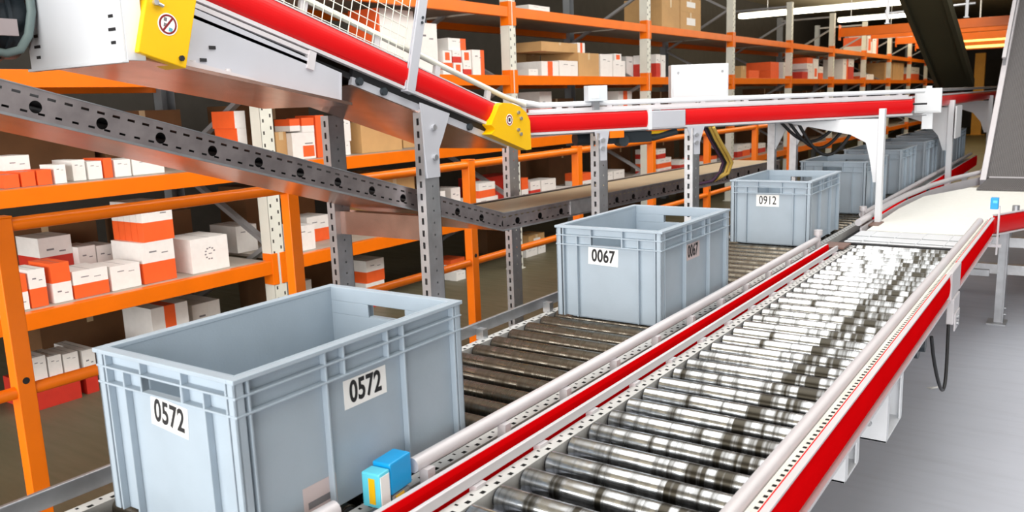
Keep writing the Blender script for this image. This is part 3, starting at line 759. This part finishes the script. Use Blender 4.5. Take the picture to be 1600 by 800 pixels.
# ------------------------------------------------------------------ orange guard rail
gy = [1.29, 2.53, 3.87, 5.13, 6.35, 7.57, 8.93, 10.2]
gr = thing('guard_rail', (-3.0, 5, 0), 'orange tube guard rail in front of the storage rack', 'guard rail')
post = None
for i, y in enumerate([.03]+gy):
    m = MB(); m.box(-3.03, -2.975, y-.03, y+.03, .006, 1.165); m.box(-3.08, -2.92, y-.08, y+.08, 0, .006)
    m.box(-3.032, -2.973, y-.032, y+.032, 1.165, 1.172)
    p = m.build('post', ORANGE_D, gr, bevel=.003)
    MB().cyl((-2.976, y+.0, .60), (-2.9735, y+.0, .60), .012, 12).build('bolt_hole', BLACK, p)
    if i < 8:
        ys = [.03]+gy; y1 = ys[i+1]
        MB().tube([(-3.0, y+.03, 1.14), (-3.0, y1-.03, 1.14)], .024, 14).build('top_rail', ORANGE_D, gr)
        MB().tube([(-3.0, y+.03, .56), (-3.0, y1-.03, .56)], .022, 14).build('middle_rail', ORANGE_D, gr)

# ------------------------------------------------------------------ storage rack
Z = dict(F=0., L=.56, M=1.165, U=1.725, T=2.3)
UY = [.70+2.71*i for i in range(12)]
XF, XB = -4.25, -5.25
rk = thing('storage_rack', (-4.7, 14, 0), 'long orange and cream storage rack filled with cartons', 'storage rack')
UPT = [None]; 
for i, y in enumerate(UY):
    top = 3.3 if i < 5 else 2.95
    m = MB()
    m.quad([(XF+.05, y-.05, 0), (XF+.05, y+.05, 0), (XF+.05, y+.05, top), (XF+.05, y-.05, top)], 0)
    m.box(XF-.04, XF+.05, y-.05, y-.047, 0, top, 1); m.box(XF-.04, XF+.05, y+.047, y+.05, 0, top, 1)
    m.box(XF-.06, XF+.06, y-.07, y+.07, 0, .008, 1)
    m.build('upright', [UPR, CREAM], rk, fixn=False)
    m = MB(); m.box(XB-.04, XB+.05, y-.05, y-.047, 0, top); m.box(XB-.04, XB+.05, y+.047, y+.05, 0, top); m.box(XB-.04, XB-.037, y-.05, y+.05, 0, top)
    m.build('upright', UPRB, rk)
    zs = [.15, .65, 1.15, 1.65, 2.15, 2.65, 3.15]
    for k in range(6):
        a, b = (XF-.03, XB+.03) if k % 2 else (XB+.03, XF-.03)
        if zs[k+1] < top: MB().bar((a, y, zs[k]), (b, y, zs[k+1]), .028, .045, up=(0, 1, 0)).build('brace', BRACE, rk)
    MB().box(XB, XF, y-.014, y+.014, top-.08, top-.05).build('brace', BRACE, rk)
for i, (a, b) in enumerate(zip(UY, UY[1:])):
    for s in 'LMUT':
        z = Z[s]
        m = MB(); m.box(XF+.0, XF+.05, a+.056, b-.056, z-.085, z)
        for y in (a, b):
            q = .052 if y == a else -.052
            m.box(XF+.045, XF+.056, min(y+.2*q, y+q), max(y+.2*q, y+q), z-.155, z+.045)
            m.box(XF-.035, XF+.056, min(y+q, y+q*1.08), max(y+q, y+q*1.08), z-.155, z+.045)
        m.build('beam', ORANGE, rk, bevel=.003)
        m = MB(); m.box(XB-.05, XB, a+.052, b-.052, z-.085, z); m.build('beam', ORANGE, rk)
        MB().box(XB, XF-.002, a+.06, b-.06, z-.02, z-.001).build('shelf_deck', DECK, rk)

# far cross beams that tie the racks over the aisle
for i, (y, z) in enumerate(((16.95, 2.66), (19.7, 2.74), (22.4, 2.72), (25.1, 2.70), (27.9, 2.70))):
    w = ('first', 'second', 'third', 'fourth', 'fifth')[i]
    o = thing('aisle_tie_beam', (-1.5, y, z), f'orange overhead tie beam spanning the far aisle, {w} from the front', 'beam', 'orange tie beams over the far aisle')
    MB().box(-4.1, 1.3, y-.04, y+.04, z-.16, z).build('beam', ORANGE, o, bevel=.004)
    MB().box(1.30, 1.40, y-.05, y+.05, 0, z+.2).build('upright', UPRB, o)
    m = MB(); m.box(-4.11, -4.1, y-.08, y+.08, z-.22, z+.06); m.build('end_plate', ORANGE, o)

# ------------------------------------------------------------------ cartons
SN = dict(F='floor level', L='low shelf', M='middle shelf', U='upper shelf', T='top shelf')
BN = ['nearest', 'second', 'third', 'fourth', 'fifth', 'sixth', 'seventh', 'eighth', 'ninth', 'tenth']
ON = ['leftmost', 'second', 'third', 'fourth', 'fifth', 'sixth', 'seventh', 'eighth', 'ninth']
DESC = dict(wo='white carton with orange lower half', ow='orange carton with white lower half', wr='white carton with red lower half', w='plain white carton',
    o='plain orange carton', r='wide red carton', b='brown cardboard carton', bl='brown carton with a pale label', v='white carton with a central orange stripe',
    ov='small white carton with orange panel', wv='white carton with an orange right edge', side='white carton with orange left side', wo2='short carton with orange top',
    wp='large white carton with printed orange patch', ws='white carton with a red base line', mark='white carton with a round scribbled mark', slim='slim white and orange carton', dk='tall dull brown carton at the back')
def carton_mesh(dx, dy, dz, st):
    m = MB(); hx, hy = dx/2, dy/2
    mats = [CW, CO, CR, CB, CBD, TAPE, CPR]
    def split(zs, cols):
        for a, b, c in zip(zs, zs[1:], cols): m.box(-hx, hx, -hy, hy, dz*a, dz*b, c)
    if st in ('wo', 'slim'): split((0, .5, 1), (1, 0))
    elif st in ('ow',): split((0, .5, 1), (0, 1))
    elif st == 'wo2': split((0, .45, 1), (0, 1))
    elif st == 'wr': split((0, .62 if dz > .26 else .5, 1), (2, 0))
    elif st == 'ws': split((0, .16, 1), (2, 0))
    elif st == 'o': split((0, 1), (1,))
    elif st == 'r': split((0, 1), (2,))
    elif st in ('b', 'bl'): split((0, 1), (3,))
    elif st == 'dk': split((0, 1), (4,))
    elif st == 'v':
        for a, b, c in ((-1, -.3, 0), (-.3, .3, 1), (.3, 1, 0)): m.box(-hx, hx, hy*a, hy*b, 0, dz, c)
    elif st == 'wv':
        for a, b, c in ((-1, .35, 0), (.35, 1, 1)): m.box(-hx, hx, hy*a, hy*b, 0, dz, c)
    elif st == 'side':
        for a, b, c in ((-1, -.92, 1), (-.92, 1, 0)): m.box(-hx, hx, hy*a, hy*b, 0, dz, c)
    else: split((0, 1), (0,))
    t = 5 if st in ('b', 'bl', 'dk') else 6
    w = min(.02, dy*.2) if t == 5 else .0012
    m.box(-hx+.002, hx-.002, -w, w, dz, dz+.0006, t)                    # closing seam or tape on the lid
    if t == 5: m.box(hx, hx+.0006, -w, w, dz*.72, dz, 5)
    e = hx+.0005
    if st == 'ov': m.box(hx, e, -hy*.55, hy*.55, dz*.2, dz*.85, 1)
    if st == 'wp': m.box(hx, e, -hy*.1, hy*.9, dz*.08, dz*.5, 1); m.box(hx, e, hy*.1, hy*.8, dz*.56, dz*.6, 6)
    if st in ('wo', 'wr', 'slim', 'w', 'wv', 'ow'):                           # small print
        zc = dz*(.74 if st != 'ow' else .26)
        m.box(hx, e, -hy*.55, -hy*.1, zc, zc+dz*.035, 6); m.box(hx, e, hy*.2, hy*.6, zc-dz*.05, zc-dz*.025, 6)
    if st == 'mark':
        for k in range(9):
            t0 = 2*PI*k/11+.4; m.box(hx, e, .032*math.cos(t0)-.006, .032*math.cos(t0)+.006, dz*.52+.034*math.sin(t0)-.004, dz*.52+.034*math.sin(t0)+.004, 6)
        m.box(hx, e, -.01, .012, dz*.5, dz*.53, 6)
    return m, mats

ROWS = [
('L', 0, -4.3, 1.86, 1.936, 0.557, 0.74, 'ow', 0.16),
('L', 0, -4.3, 1.94, 2.028, 0.561, 0.753, 'wo', 0.2),
('L', 0, -4.3, 2.051, 2.153, 0.578, 0.765, 'ow', 0.22),
('L', 0, -4.3, 2.158, 2.351, 0.555, 0.704, 'wo', 0.22),
('L', 0, -4.3, 2.362, 2.536, 0.55, 0.693, 'w', 0.22),
('L', 0, -4.3, 2.551, 2.757, 0.546, 0.792, 'wo', 0.3),
('L', 0, -4.3, 2.579, 2.766, 0.793, 1.012, 'slim', 0.3),
('L', 0, -4.72, 2.206, 2.393, 0.574, 0.845, 'wr', 0.25),
('L', 0, -4.66, 2.388, 2.493, 0.605, 0.772, 'w', 0.2),
('L', 0, -4.66, 2.494, 2.6, 0.593, 0.763, 'w', 0.2),
('L', 0, -4.3, 2.857, 3.119, 0.542, 0.763, 'mark', 0.28),
('L', 0, -4.65, 3.404, 3.614, 0.535, 0.741, 'w', 0.28),
('M', 0, -4.3, 1.893, 1.969, 1.168, 1.23, 'o', 0.12),
('M', 0, -4.3, 1.974, 2.046, 1.17, 1.238, 'o', 0.12),
('M', 0, -4.3, 2.05, 2.127, 1.171, 1.241, 'o', 0.12),
('M', 0, -4.3, 2.136, 2.2, 1.177, 1.26, 'w', 0.14),
('M', 0, -4.48, 1.983, 2.115, 1.21, 1.313, 'wo', 0.2),
('M', 0, -4.36, 2.26, 2.334, 1.183, 1.273, 'w', 0.2),
('M', 0, -4.36, 2.341, 2.424, 1.182, 1.26, 'w', 0.2),
('M', 0, -4.36, 2.429, 2.482, 1.179, 1.271, 'o', 0.2),
('M', 0, -4.36, 2.489, 2.588, 1.175, 1.258, 'w', 0.2),
('M', 0, -4.36, 2.593, 2.79, 1.165, 1.257, 'w', 0.2),
('M', 0, -4.36, 3.302, 3.432, 1.289, 1.392, 'side', 0.22),
('M', 0, -4.36, 3.29, 3.434, 1.392, 1.498, 'side', 0.22),
('M', 1, -4.4, 3.631, 3.726, 1.191, 1.353, 'b', 0.2),
('M', 1, -4.35, 3.689, 3.926, 1.169, 1.342, 'wp', 0.24),
('M', 1, -4.35, 3.713, 3.805, 1.345, 1.433, 'wo2', 0.15),
('M', 1, -4.35, 3.816, 3.928, 1.34, 1.437, 'wo2', 0.15),
('M', 1, -4.35, 3.938, 4.019, 1.166, 1.451, 'o', 0.2),
('M', 1, -4.35, 4.153, 4.252, 1.149, 1.261, 'w', 0.2),
('M', 1, -4.35, 4.161, 4.266, 1.261, 1.439, 'w', 0.2),
('M', 1, -4.42, 4.334, 4.425, 1.136, 1.412, 'b', 0.2),
('M', 1, -4.35, 4.361, 4.797, 1.137, 1.385, 'b', 0.35),
('M', 1, -4.5, 4.972, 5.141, 1.116, 1.228, 'b', 0.3),
('L', 1, -4.3, 3.661, 3.816, 0.539, 0.728, 'w', 0.22),
('L', 1, -4.52, 3.941, 4.156, 0.523, 0.742, 'wo', 0.22),
('L', 1, -4.45, 4.562, 5.028, 0.461, 0.994, 'bl', 0.4),
('F', 1, -4.4, 4.356, 4.56, 0.019, 0.19, 'ws', 0.25),
('F', 1, -4.4, 4.372, 4.569, 0.191, 0.361, 'wo', 0.25),
('F', 1, -4.5, 3.822, 3.926, 0.16, 0.305, 'w', 0.25),
('F', 0, -4.4, 2.624, 2.869, 0.223, 0.389, 'v', 0.3),
('F', 0, -4.48, 2.944, 3.147, 0.219, 0.331, 'wr', 0.3),
('F', 0, -4.4, 1.923, 2.18, 0.019, 0.148, 'r', 0.3),
('F', 0, -4.42, 1.948, 2.029, 0.168, 0.278, 'w', 0.2),
('F', 0, -4.42, 2.034, 2.108, 0.161, 0.262, 'w', 0.2),
('F', 0, -4.42, 2.113, 2.197, 0.154, 0.254, 'w', 0.2),
('F', 0, -4.42, 2.216, 2.288, 0.032, 0.247, 'wr', 0.3),
('L', 1, -4.4, 5.232, 5.347, 0.546, 0.789, 'w', 0.2),
('L', 1, -4.5, 5.54, 5.673, 0.526, 0.786, 'w', 0.2),
('L', 2, -4.6, 6.067, 6.734, 0.449, 0.806, 'r', 0.3),
('L', 2, -4.35, 5.694, 6.025, 0.5, 0.68, 'w', 0.2),
('L', 2, -4.35, 5.741, 5.986, 0.681, 0.809, 'wo', 0.18),
('L', 2, -4.45, 6.547, 6.668, 0.458, 0.777, 'ow', 0.2),
('L', 2, -4.45, 6.702, 6.884, 0.466, 0.729, 'wr', 0.2),
('L', 2, -4.45, 6.897, 7.173, 0.456, 0.725, 'w', 0.2),
('L', 2, -4.45, 7.184, 7.45, 0.448, 0.613, 'w', 0.2),
('L', 2, -4.45, 7.68, 7.915, 0.434, 0.722, 'ow', 0.2),
('L', 2, -4.45, 8.221, 8.404, 0.425, 0.685, 'w', 0.2),
('L', 2, -4.45, 8.419, 8.689, 0.406, 0.686, 'w', 0.2),
('F', 1, -4.4, 5.437, 5.57, -0.02, 0.075, 'w', 0.2),
('F', 1, -4.5, 5.49, 5.695, 0.051, 0.164, 'ow', 0.2),
('F', 2, -4.45, 6.59, 6.794, -0.047, 0.079, 'w', 0.2),
('F', 2, -4.45, 6.807, 6.948, -0.054, 0.075, 'w', 0.2),
('F', 2, -4.45, 6.642, 6.931, 0.078, 0.205, 'bl', 0.2),
('U', 1, -4.35, 4.611, 5.008, 1.768, 2.203, 'side', 0.3),
('U', 1, -4.35, 5.033, 5.281, 1.753, 2.125, 'w', 0.3),
('U', 1, -4.35, 5.332, 5.464, 1.72, 1.826, 'wo2', 0.25),
('U', 1, -4.35, 5.472, 5.592, 1.721, 1.829, 'ov', 0.25),
('U', 1, -4.35, 5.6, 5.714, 1.721, 1.831, 'wr', 0.25),
('U', 1, -4.35, 5.727, 5.9, 1.722, 1.94, 'wv', 0.25),
('U', 1, -4.35, 5.34, 5.455, 1.826, 1.922, 'ov', 0.25),
('U', 1, -4.35, 5.464, 5.582, 1.829, 1.926, 'wr', 0.25),
('U', 1, -4.35, 5.591, 5.713, 1.831, 1.93, 'ov', 0.25),
('U', 1, -4.4, 5.475, 5.715, 1.931, 2.03, 'wv', 0.2),
('U', 2, -4.32, 6.537, 6.7, 1.731, 1.789, 'w', 0.2),
('U', 2, -4.32, 6.758, 7.069, 1.733, 1.865, 'v', 0.3),
('U', 2, -4.32, 7.081, 7.439, 1.735, 1.878, 'w', 0.3),
('U', 2, -4.32, 7.453, 7.88, 1.738, 1.963, 'b', 0.45),
('U', 2, -4.36, 6.826, 7.512, 1.878, 1.945, 'b', 0.4),
('U', 2, -4.36, 6.853, 7.143, 1.941, 2.031, 'v', 0.3),
('U', 2, -4.36, 7.18, 7.66, 1.958, 2.065, 'v', 0.3),
('U', 2, -4.32, 7.908, 8.179, 1.74, 1.96, 'w', 0.3),
('U', 2, -4.32, 8.193, 8.48, 1.742, 1.9, 'w', 0.3),
('U', 2, -4.36, 8.302, 8.468, 1.903, 1.978, 'ov', 0.2),
('U', 2, -4.6, 9.163, 9.491, 1.762, 1.988, 'w', 0.3),
('U', 2, -4.9, 7.375, 7.646, 1.817, 2.066, 'b', 0.3),
('U', 3, -4.35, 9.338, 9.464, 1.743, 1.998, 'wr', 0.3),
('U', 3, -4.35, 9.482, 9.611, 1.744, 1.994, 'w', 0.3),
('U', 4, -4.35, 12.27, 12.492, 1.714, 1.909, 'b', 0.4),
('U', 4, -4.35, 12.607, 13.077, 1.715, 1.849, 'o', 0.4),
('U', 4, -4.35, 13.64, 14.073, 1.718, 1.861, 'o', 0.4),
('U', 4, -4.35, 13.632, 14.063, 1.861, 1.993, 'o', 0.4),
('U', 4, -4.35, 14.102, 14.559, 1.719, 2.002, 'w', 0.4),
('U', 5, -4.35, 15.398, 15.762, 1.712, 1.858, 'r', 0.4),
('U', 5, -4.35, 15.801, 16.095, 1.712, 1.907, 'w', 0.4),
('U', 5, -4.35, 16.136, 16.44, 1.713, 1.958, 'ov', 0.4),
('U', 5, -4.35, 15.699, 16.074, 1.907, 2.111, 'ow', 0.4),
('U', 5, -4.35, 16.115, 16.462, 1.958, 2.098, 'w', 0.4),
('U', 5, -4.35, 16.529, 16.801, 1.714, 1.964, 'wo', 0.4),
('U', 6, -4.35, 18.324, 18.758, 1.692, 2.147, 'wv', 0.4),
('U', 6, -4.35, 18.814, 19.268, 1.692, 2.158, 'wr', 0.4),
('U', 7, -4.35, 19.89, 20.456, 1.679, 1.89, 'wo', 0.4),
('U', 7, -4.35, 20.525, 21.26, 1.68, 1.853, 'w', 0.4),
('U', 8, -4.35, 22.163, 23.407, 1.665, 2.147, 'b', 0.6),
('U', 8, -4.35, 23.49, 24.964, 1.648, 2.174, 'b', 0.6),
('U', 9, -4.35, 25.927, 27.367, 1.646, 2.094, 'wo', 0.6),
('T', 3, -4.35, 9.504, 10.032, 2.304, 2.666, 'b', 0.5),
('T', 3, -4.35, 10.052, 10.715, 2.327, 2.541, 'bl', 0.5),
('T', 3, -4.35, 10.051, 10.712, 2.541, 2.722, 'bl', 0.5),
('T', 2, -4.3, 6.54, 6.901, 2.316, 2.361, 'w', 0.4),
('T', 7, -4.35, 19.961, 20.399, 2.213, 2.654, 'wo2', 0.4),
('T', 7, -4.35, 20.46, 20.917, 2.225, 2.704, 'ov', 0.4),
('T', 7, -4.35, 20.985, 21.603, 2.224, 2.73, 'wv', 0.4),
('M', 2, -4.4, 6.835, 7.055, 1.482, 1.585, 'wr', 0.3),
('M', 2, -4.4, 8.458, 8.905, 1.449, 1.577, 'v', 0.3),
('L', 3, -4.4, 9.47, 9.891, 0.479, 0.623, 'wr', 0.3),
('L', 3, -4.4, 9.471, 9.891, 0.623, 0.743, 'wo', 0.3),
('L', 3, -4.4, 9.472, 9.717, 0.749, 0.86, 'wr', 0.3),
('L', 3, -4.4, 10.153, 10.404, 0.523, 0.674, 'wr', 0.3),
('L', 4, -4.4, 12.294, 12.518, 0.514, 0.728, 'wr', 0.3),
('L', 4, -4.4, 12.546, 12.867, 0.502, 0.739, 'wo', 0.3),
('L', 4, -4.4, 13.294, 13.614, 0.456, 0.705, 'wr', 0.3),
('L', 3, -4.4, 10.937, 11.464, 0.336, 0.534, 'ow', 0.3),
]
cart = []     # (shelf, bay, x0,x1,y0,y1,z0,z1,style)
for s, bay, xp, y0, y1, zb, zt, st, dp in ROWS:
    yc = (y0+y1)/2                                                    # stay clear of the upright frames of the bay
    k = max(i for i in range(11) if UY[i] < max(yc, .8)); y0, y1 = max(y0, UY[k]+.03), min(y1, UY[k+1]-.03); bay = k
    if st == 'slim':
        for k in range(5): cart.append([s, bay, xp-.062*(k+1)+.003, xp-.062*k, y0, y1, zb, zt, st])
    else: cart.append([s, bay, xp-dp, xp, y0+.003, y1-.003, zb, zt, st])
rnd = random.Random(3)
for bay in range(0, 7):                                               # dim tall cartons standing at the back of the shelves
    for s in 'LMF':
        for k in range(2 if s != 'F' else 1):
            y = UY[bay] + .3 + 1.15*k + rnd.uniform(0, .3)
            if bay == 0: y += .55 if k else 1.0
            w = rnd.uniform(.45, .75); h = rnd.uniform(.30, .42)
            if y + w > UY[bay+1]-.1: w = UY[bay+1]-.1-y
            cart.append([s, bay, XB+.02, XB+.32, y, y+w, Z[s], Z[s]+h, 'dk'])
cart.sort(key=lambda c: c[6])
done = []
for c in cart:
    s = c[0]; base = Z[s]
    for d in done:
        if d[0] == s and d[2] < c[3]-.004 and c[2] < d[3]-.004 and d[4] < c[5]-.004 and c[4] < d[5]-.004:
            if c[6] > d[7]-.09 and d[7] > base: base = d[7]
    c[6] = base+.0007
    if c[7] < base+.05: c[7] = base+.09
    done.append(c)
# keep neighbours from running into one another
for i, c in enumerate(done):
    for d in done[:i]:
        if d[0] == c[0] and d[2] < c[3] and c[2] < d[3] and d[6] < c[7]-.002 and c[6] < d[7]-.002 and d[4] < c[5] and c[4] < d[5]:
            if c[8] == 'dk' or c[2] < d[2]-.05 and c[3] < d[3]-.02: c[3] = d[2]-.006; c[2] = min(c[2], c[3]-.08)
            elif d[8] == 'dk' or d[3] < c[3]-.02: d[3] = c[2]-.006; d[2] = min(d[2], d[3]-.08)
            elif c[4] > d[4]: c[4] = d[5]+.002
            else: d[4] = c[5]+.002
cnt = {}
done = [c for c in done if c[5]-c[4] > .025 and c[3]-c[2] > .03]
for c in done: cnt.setdefault((c[0], c[1], c[8]), []).append(c)
for key, L in cnt.items():
    L.sort(key=lambda c: (round(c[4]+c[5], 2), c[6], -c[3]))
    s, bay, st = key
    for k, c in enumerate(L):
        x0, x1, y0, y1, z0, z1 = c[2:8]
        if y1-y0 < .02: continue
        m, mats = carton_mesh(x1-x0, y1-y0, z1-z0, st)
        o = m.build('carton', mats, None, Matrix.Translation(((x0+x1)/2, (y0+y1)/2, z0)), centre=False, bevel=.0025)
        wh = 'at floor level' if s == 'F' else 'on the '+SN[s]
        if len(L) == 1: lab = f'{DESC[st]} {wh}, {BN[bay]} rack bay from left'
        else: lab = f'{ON[k]} {DESC[st]} {wh}, {BN[bay]} rack bay' if k else f'leftmost {DESC[st]} {wh}, {BN[bay]} rack bay'
        tag(o, lab, 'box', f'cartons {wh}')
        if st == 'bl':
            MB().box(x1+.0007, x1+.0014, y0+(y1-y0)*.3, y0+(y1-y0)*.72, z0+(z1-z0)*.35, z0+(z1-z0)*.72).build('pale_label', LABELW, o)

m = MB(); q = [(-.60, 4.455), (-.575, 4.44), (-.55, 4.475), (-.553, 4.49), (-.585, 4.475)]
m.bm.faces.new([m.bm.verts.new((x, y, .0015+.004*(k % 2))) for k, (x, y) in enumerate(q)])
m.bm.faces.new([m.bm.verts.new((x, y, .0008)) for x, y in q][::-1])
tag(m.build('paper_scrap', LABELW, fixn=False), 'small white paper scrap lying on the grey floor at right', 'paper')

# ------------------------------------------------------------------ far background
ob = thing('sloping_belt_conveyor', (-1.3, 9.5, 1.45), 'dark olive underside of a belt conveyor sloping up overhead at top right', 'conveyor')
def slab(pts0, pts1, t, name, mat):
    m = MB(); a0, b0 = map(Vector, pts0); a1, b1 = map(Vector, pts1); up = Vector((0, 0, t))
    v = [m.bm.verts.new(p) for p in (a0, b0, b1, a1, a0+up, b0+up, b1+up, a1+up)]
    for q in ((3,2,1,0),(4,5,6,7),(0,1,5,4),(1,2,6,5),(2,3,7,6),(3,0,4,7)): m.bm.faces.new([v[i] for i in q])
    return m.build(name, mat, ob)
slab(((-1.5, 10.95, 1.49), (-1.2, 10.95, 1.49)), ((-1.5, 7.9, 2.50), (-1.2, 7.9, 2.50)), .05, 'belt', OLIVE)
slab(((-1.2, 10.95, 1.45), (-1.16, 10.95, 1.45)), ((-1.2, 7.9, 2.46), (-1.16, 7.9, 2.46)), .12, 'side_rail', OLIVE)
slab(((-1.54, 10.95, 1.45), (-1.5, 10.95, 1.45)), ((-1.54, 7.9, 2.46), (-1.5, 7.9, 2.46)), .12, 'side_rail', OLIVE)
for x in (-1.52, -1.18): MB().cyl((x, 8.3, 2.4), (x, 8.3, 4.0), .012, 8).build('hanger_rod', GALV, ob)

def lamp_thing(x0, x1, y, z, label, mat=LAMP):
    o = thing('ceiling_lamp', ((x0+x1)/2, y, z), label, 'lamp', 'ceiling lamps over the far aisle')
    MB().box(x0, x1, y-.03, y+.03, z+.05, z+.08).build('lamp_body', WHITEM, o, bevel=.005)
    MB().box(x0+.02, x1-.02, y-.12, y+.12, z-.03, z+.0495).build('diffuser', mat, o)
    for q in (.15, .85): MB().cyl((x0+(x1-x0)*q, y, z+.08), (x0+(x1-x0)*q, y, 4.0), .008, 6).build('hanger_rod', GALV, o)
lamp_thing(-6.4, -2.4, 17.9, 3.12, 'long glowing lamp at the top edge above the far rack')
lamp_thing(-5.2, -3.3, 21.3, 3.14, 'shorter glowing lamp below and right of the long one')
lamp_thing(-5.0, -3.2, 25.0, 2.98, 'third glowing lamp, lowest of the left row')
lamp_thing(-3.0, .2, 24.0, 2.62, 'yellow glowing lamp right of the dark sloping belt', LAMPY)
lamp_thing(-3.3, .3, 26.5, 2.56, 'lower yellow glowing lamp right of the dark sloping belt', LAMPY)
for x, y, z, lab in ((-1.93, 10., 2.2, 'white hanging rod left of the dark sloping belt'), (-1.17, 10., 2.2, 'white hanging rod right of the dark sloping belt')):
    o = thing('hanging_rod', (x, y, z), lab, 'rod'); MB().box(x-.014, x+.014, y-.014, y+.014, z, 4.0).build('rod', WHITEM, o)
    MB().box(x-.024, x+.024, y-.024, y+.024, z-.012, z-.001).build('end_cap', WHITEM, o)
o = thing('service_pipe', (-1.5, 10.1, 2.32), 'thin grey pipe crossing at the top right between the hanging rods', 'pipe')
MB().tube([(-1.95, 10.05, 2.30), (-1.1, 10.05, 2.33)], .014, 8).build('pipe', GALV, o); MB().box(-1.96, -1.93, 10.02, 10.08, 2.27, 2.34).build('clamp', GALV_D, o)
for x, lab in ((-3.05, 'yellow column in the far aisle, left of pair'), (-2.15, 'yellow column in the far aisle, right of pair')):
    o = thing('yellow_column', (x, 30, 0), lab, 'column'); MB().box(x-.14, x+.14, 29.9, 30.1, .012, 2.5).build('shaft', YELCOL, o); MB().box(x-.25, x+.25, 29.8, 30.2, 0, .012).build('base_plate', YELCOL, o)

# ------------------------------------------------------------------ lights
def area(name, loc, rot, sx, sy, e, col=(1, 1, 1)):
    d = bpy.data.lights.new(name, 'AREA'); d.shape = 'RECTANGLE'; d.size = sx; d.size_y = sy; d.energy = e; d.color = col
    o = bpy.data.objects.new(name, d); COL.objects.link(o); o.location = loc; o.rotation_euler = rot; return o
R = math.radians
area('daylight_behind', (-.8, -5.6, 2.1), (R(86), 0, 0), 12, 3.4, 1080, (1, .985, .97))
area('daylight_right', (5.6, 3.5, 2.6), (R(75), 0, R(90)), 9, 2.5, 62, (.96, .98, 1))
area('ceiling_light_front', (-.9, 2.0, 3.95), (0, 0, 0), 3., 4., 115)
area('ceiling_light_far', (.4, 6.6, 3.9), (0, 0, 0), 4., 5., 145, (1, .99, .96))
area('rack_fill', (-1.6, 6.0, 3.4), (0, R(58), 0), 1.2, 11., 140, (1, .97, .92))  # unseen lamp added to brighten the rack but not the tote sides
area('ceiling_fill', (-4.2, 21, 3.25), (R(180), 0, 0), 5, 12, 260, (1, .92, .74))  # unseen uplight added to brighten the far ceiling
area('aisle_light_far', (-1.9, 19, 3.5), (0, R(58), 0), 1.2, 14, 150, (1, .9, .74))

W = bpy.data.worlds.new('World'); SC.world = W; W.use_nodes = True
W.node_tree.nodes['Background'].inputs[0].default_value = (.6, .65, .7, 1); W.node_tree.nodes['Background'].inputs[1].default_value = .3

# ------------------------------------------------------------------ camera
f, pit, yaw, roll = 1299.1162, .1815, .6112, -.0358
cp, sp, cy, sy = math.cos(pit), math.sin(pit), math.cos(yaw), math.sin(yaw)
fw = Vector((-sy*cp, cy*cp, -sp)); rt = Vector((cy, sy, 0)); up = rt.cross(fw)
r_ = rt*math.cos(roll)+up*math.sin(roll); u_ = up*math.cos(roll)-rt*math.sin(roll)
cam = bpy.data.cameras.new('camera'); co = bpy.data.objects.new('camera', cam); COL.objects.link(co)
Mx = Matrix.Identity(4)
for i in range(3): Mx[i][0], Mx[i][1], Mx[i][2] = r_[i], u_[i], -fw[i]
Mx.translation = Vector((0, 0, 1.4845)); co.matrix_world = Mx
cam.sensor_width = 36; cam.lens = 36*f/1600; cam.clip_start = .05; cam.clip_end = 200
cam.dof.use_dof = True; cam.dof.focus_distance = 2.6; cam.dof.aperture_fstop = cam.lens/1000/.0045
SC.camera = co
vs = SC.view_settings; vs.view_transform = 'Standard'; vs.look = 'None'; vs.gamma = 1; vs.exposure = 0; vs.use_curve_mapping = False
SC.cycles.use_denoising = True; SC.cycles.max_bounces = 8; SC.cycles.transparent_max_bounces = 16
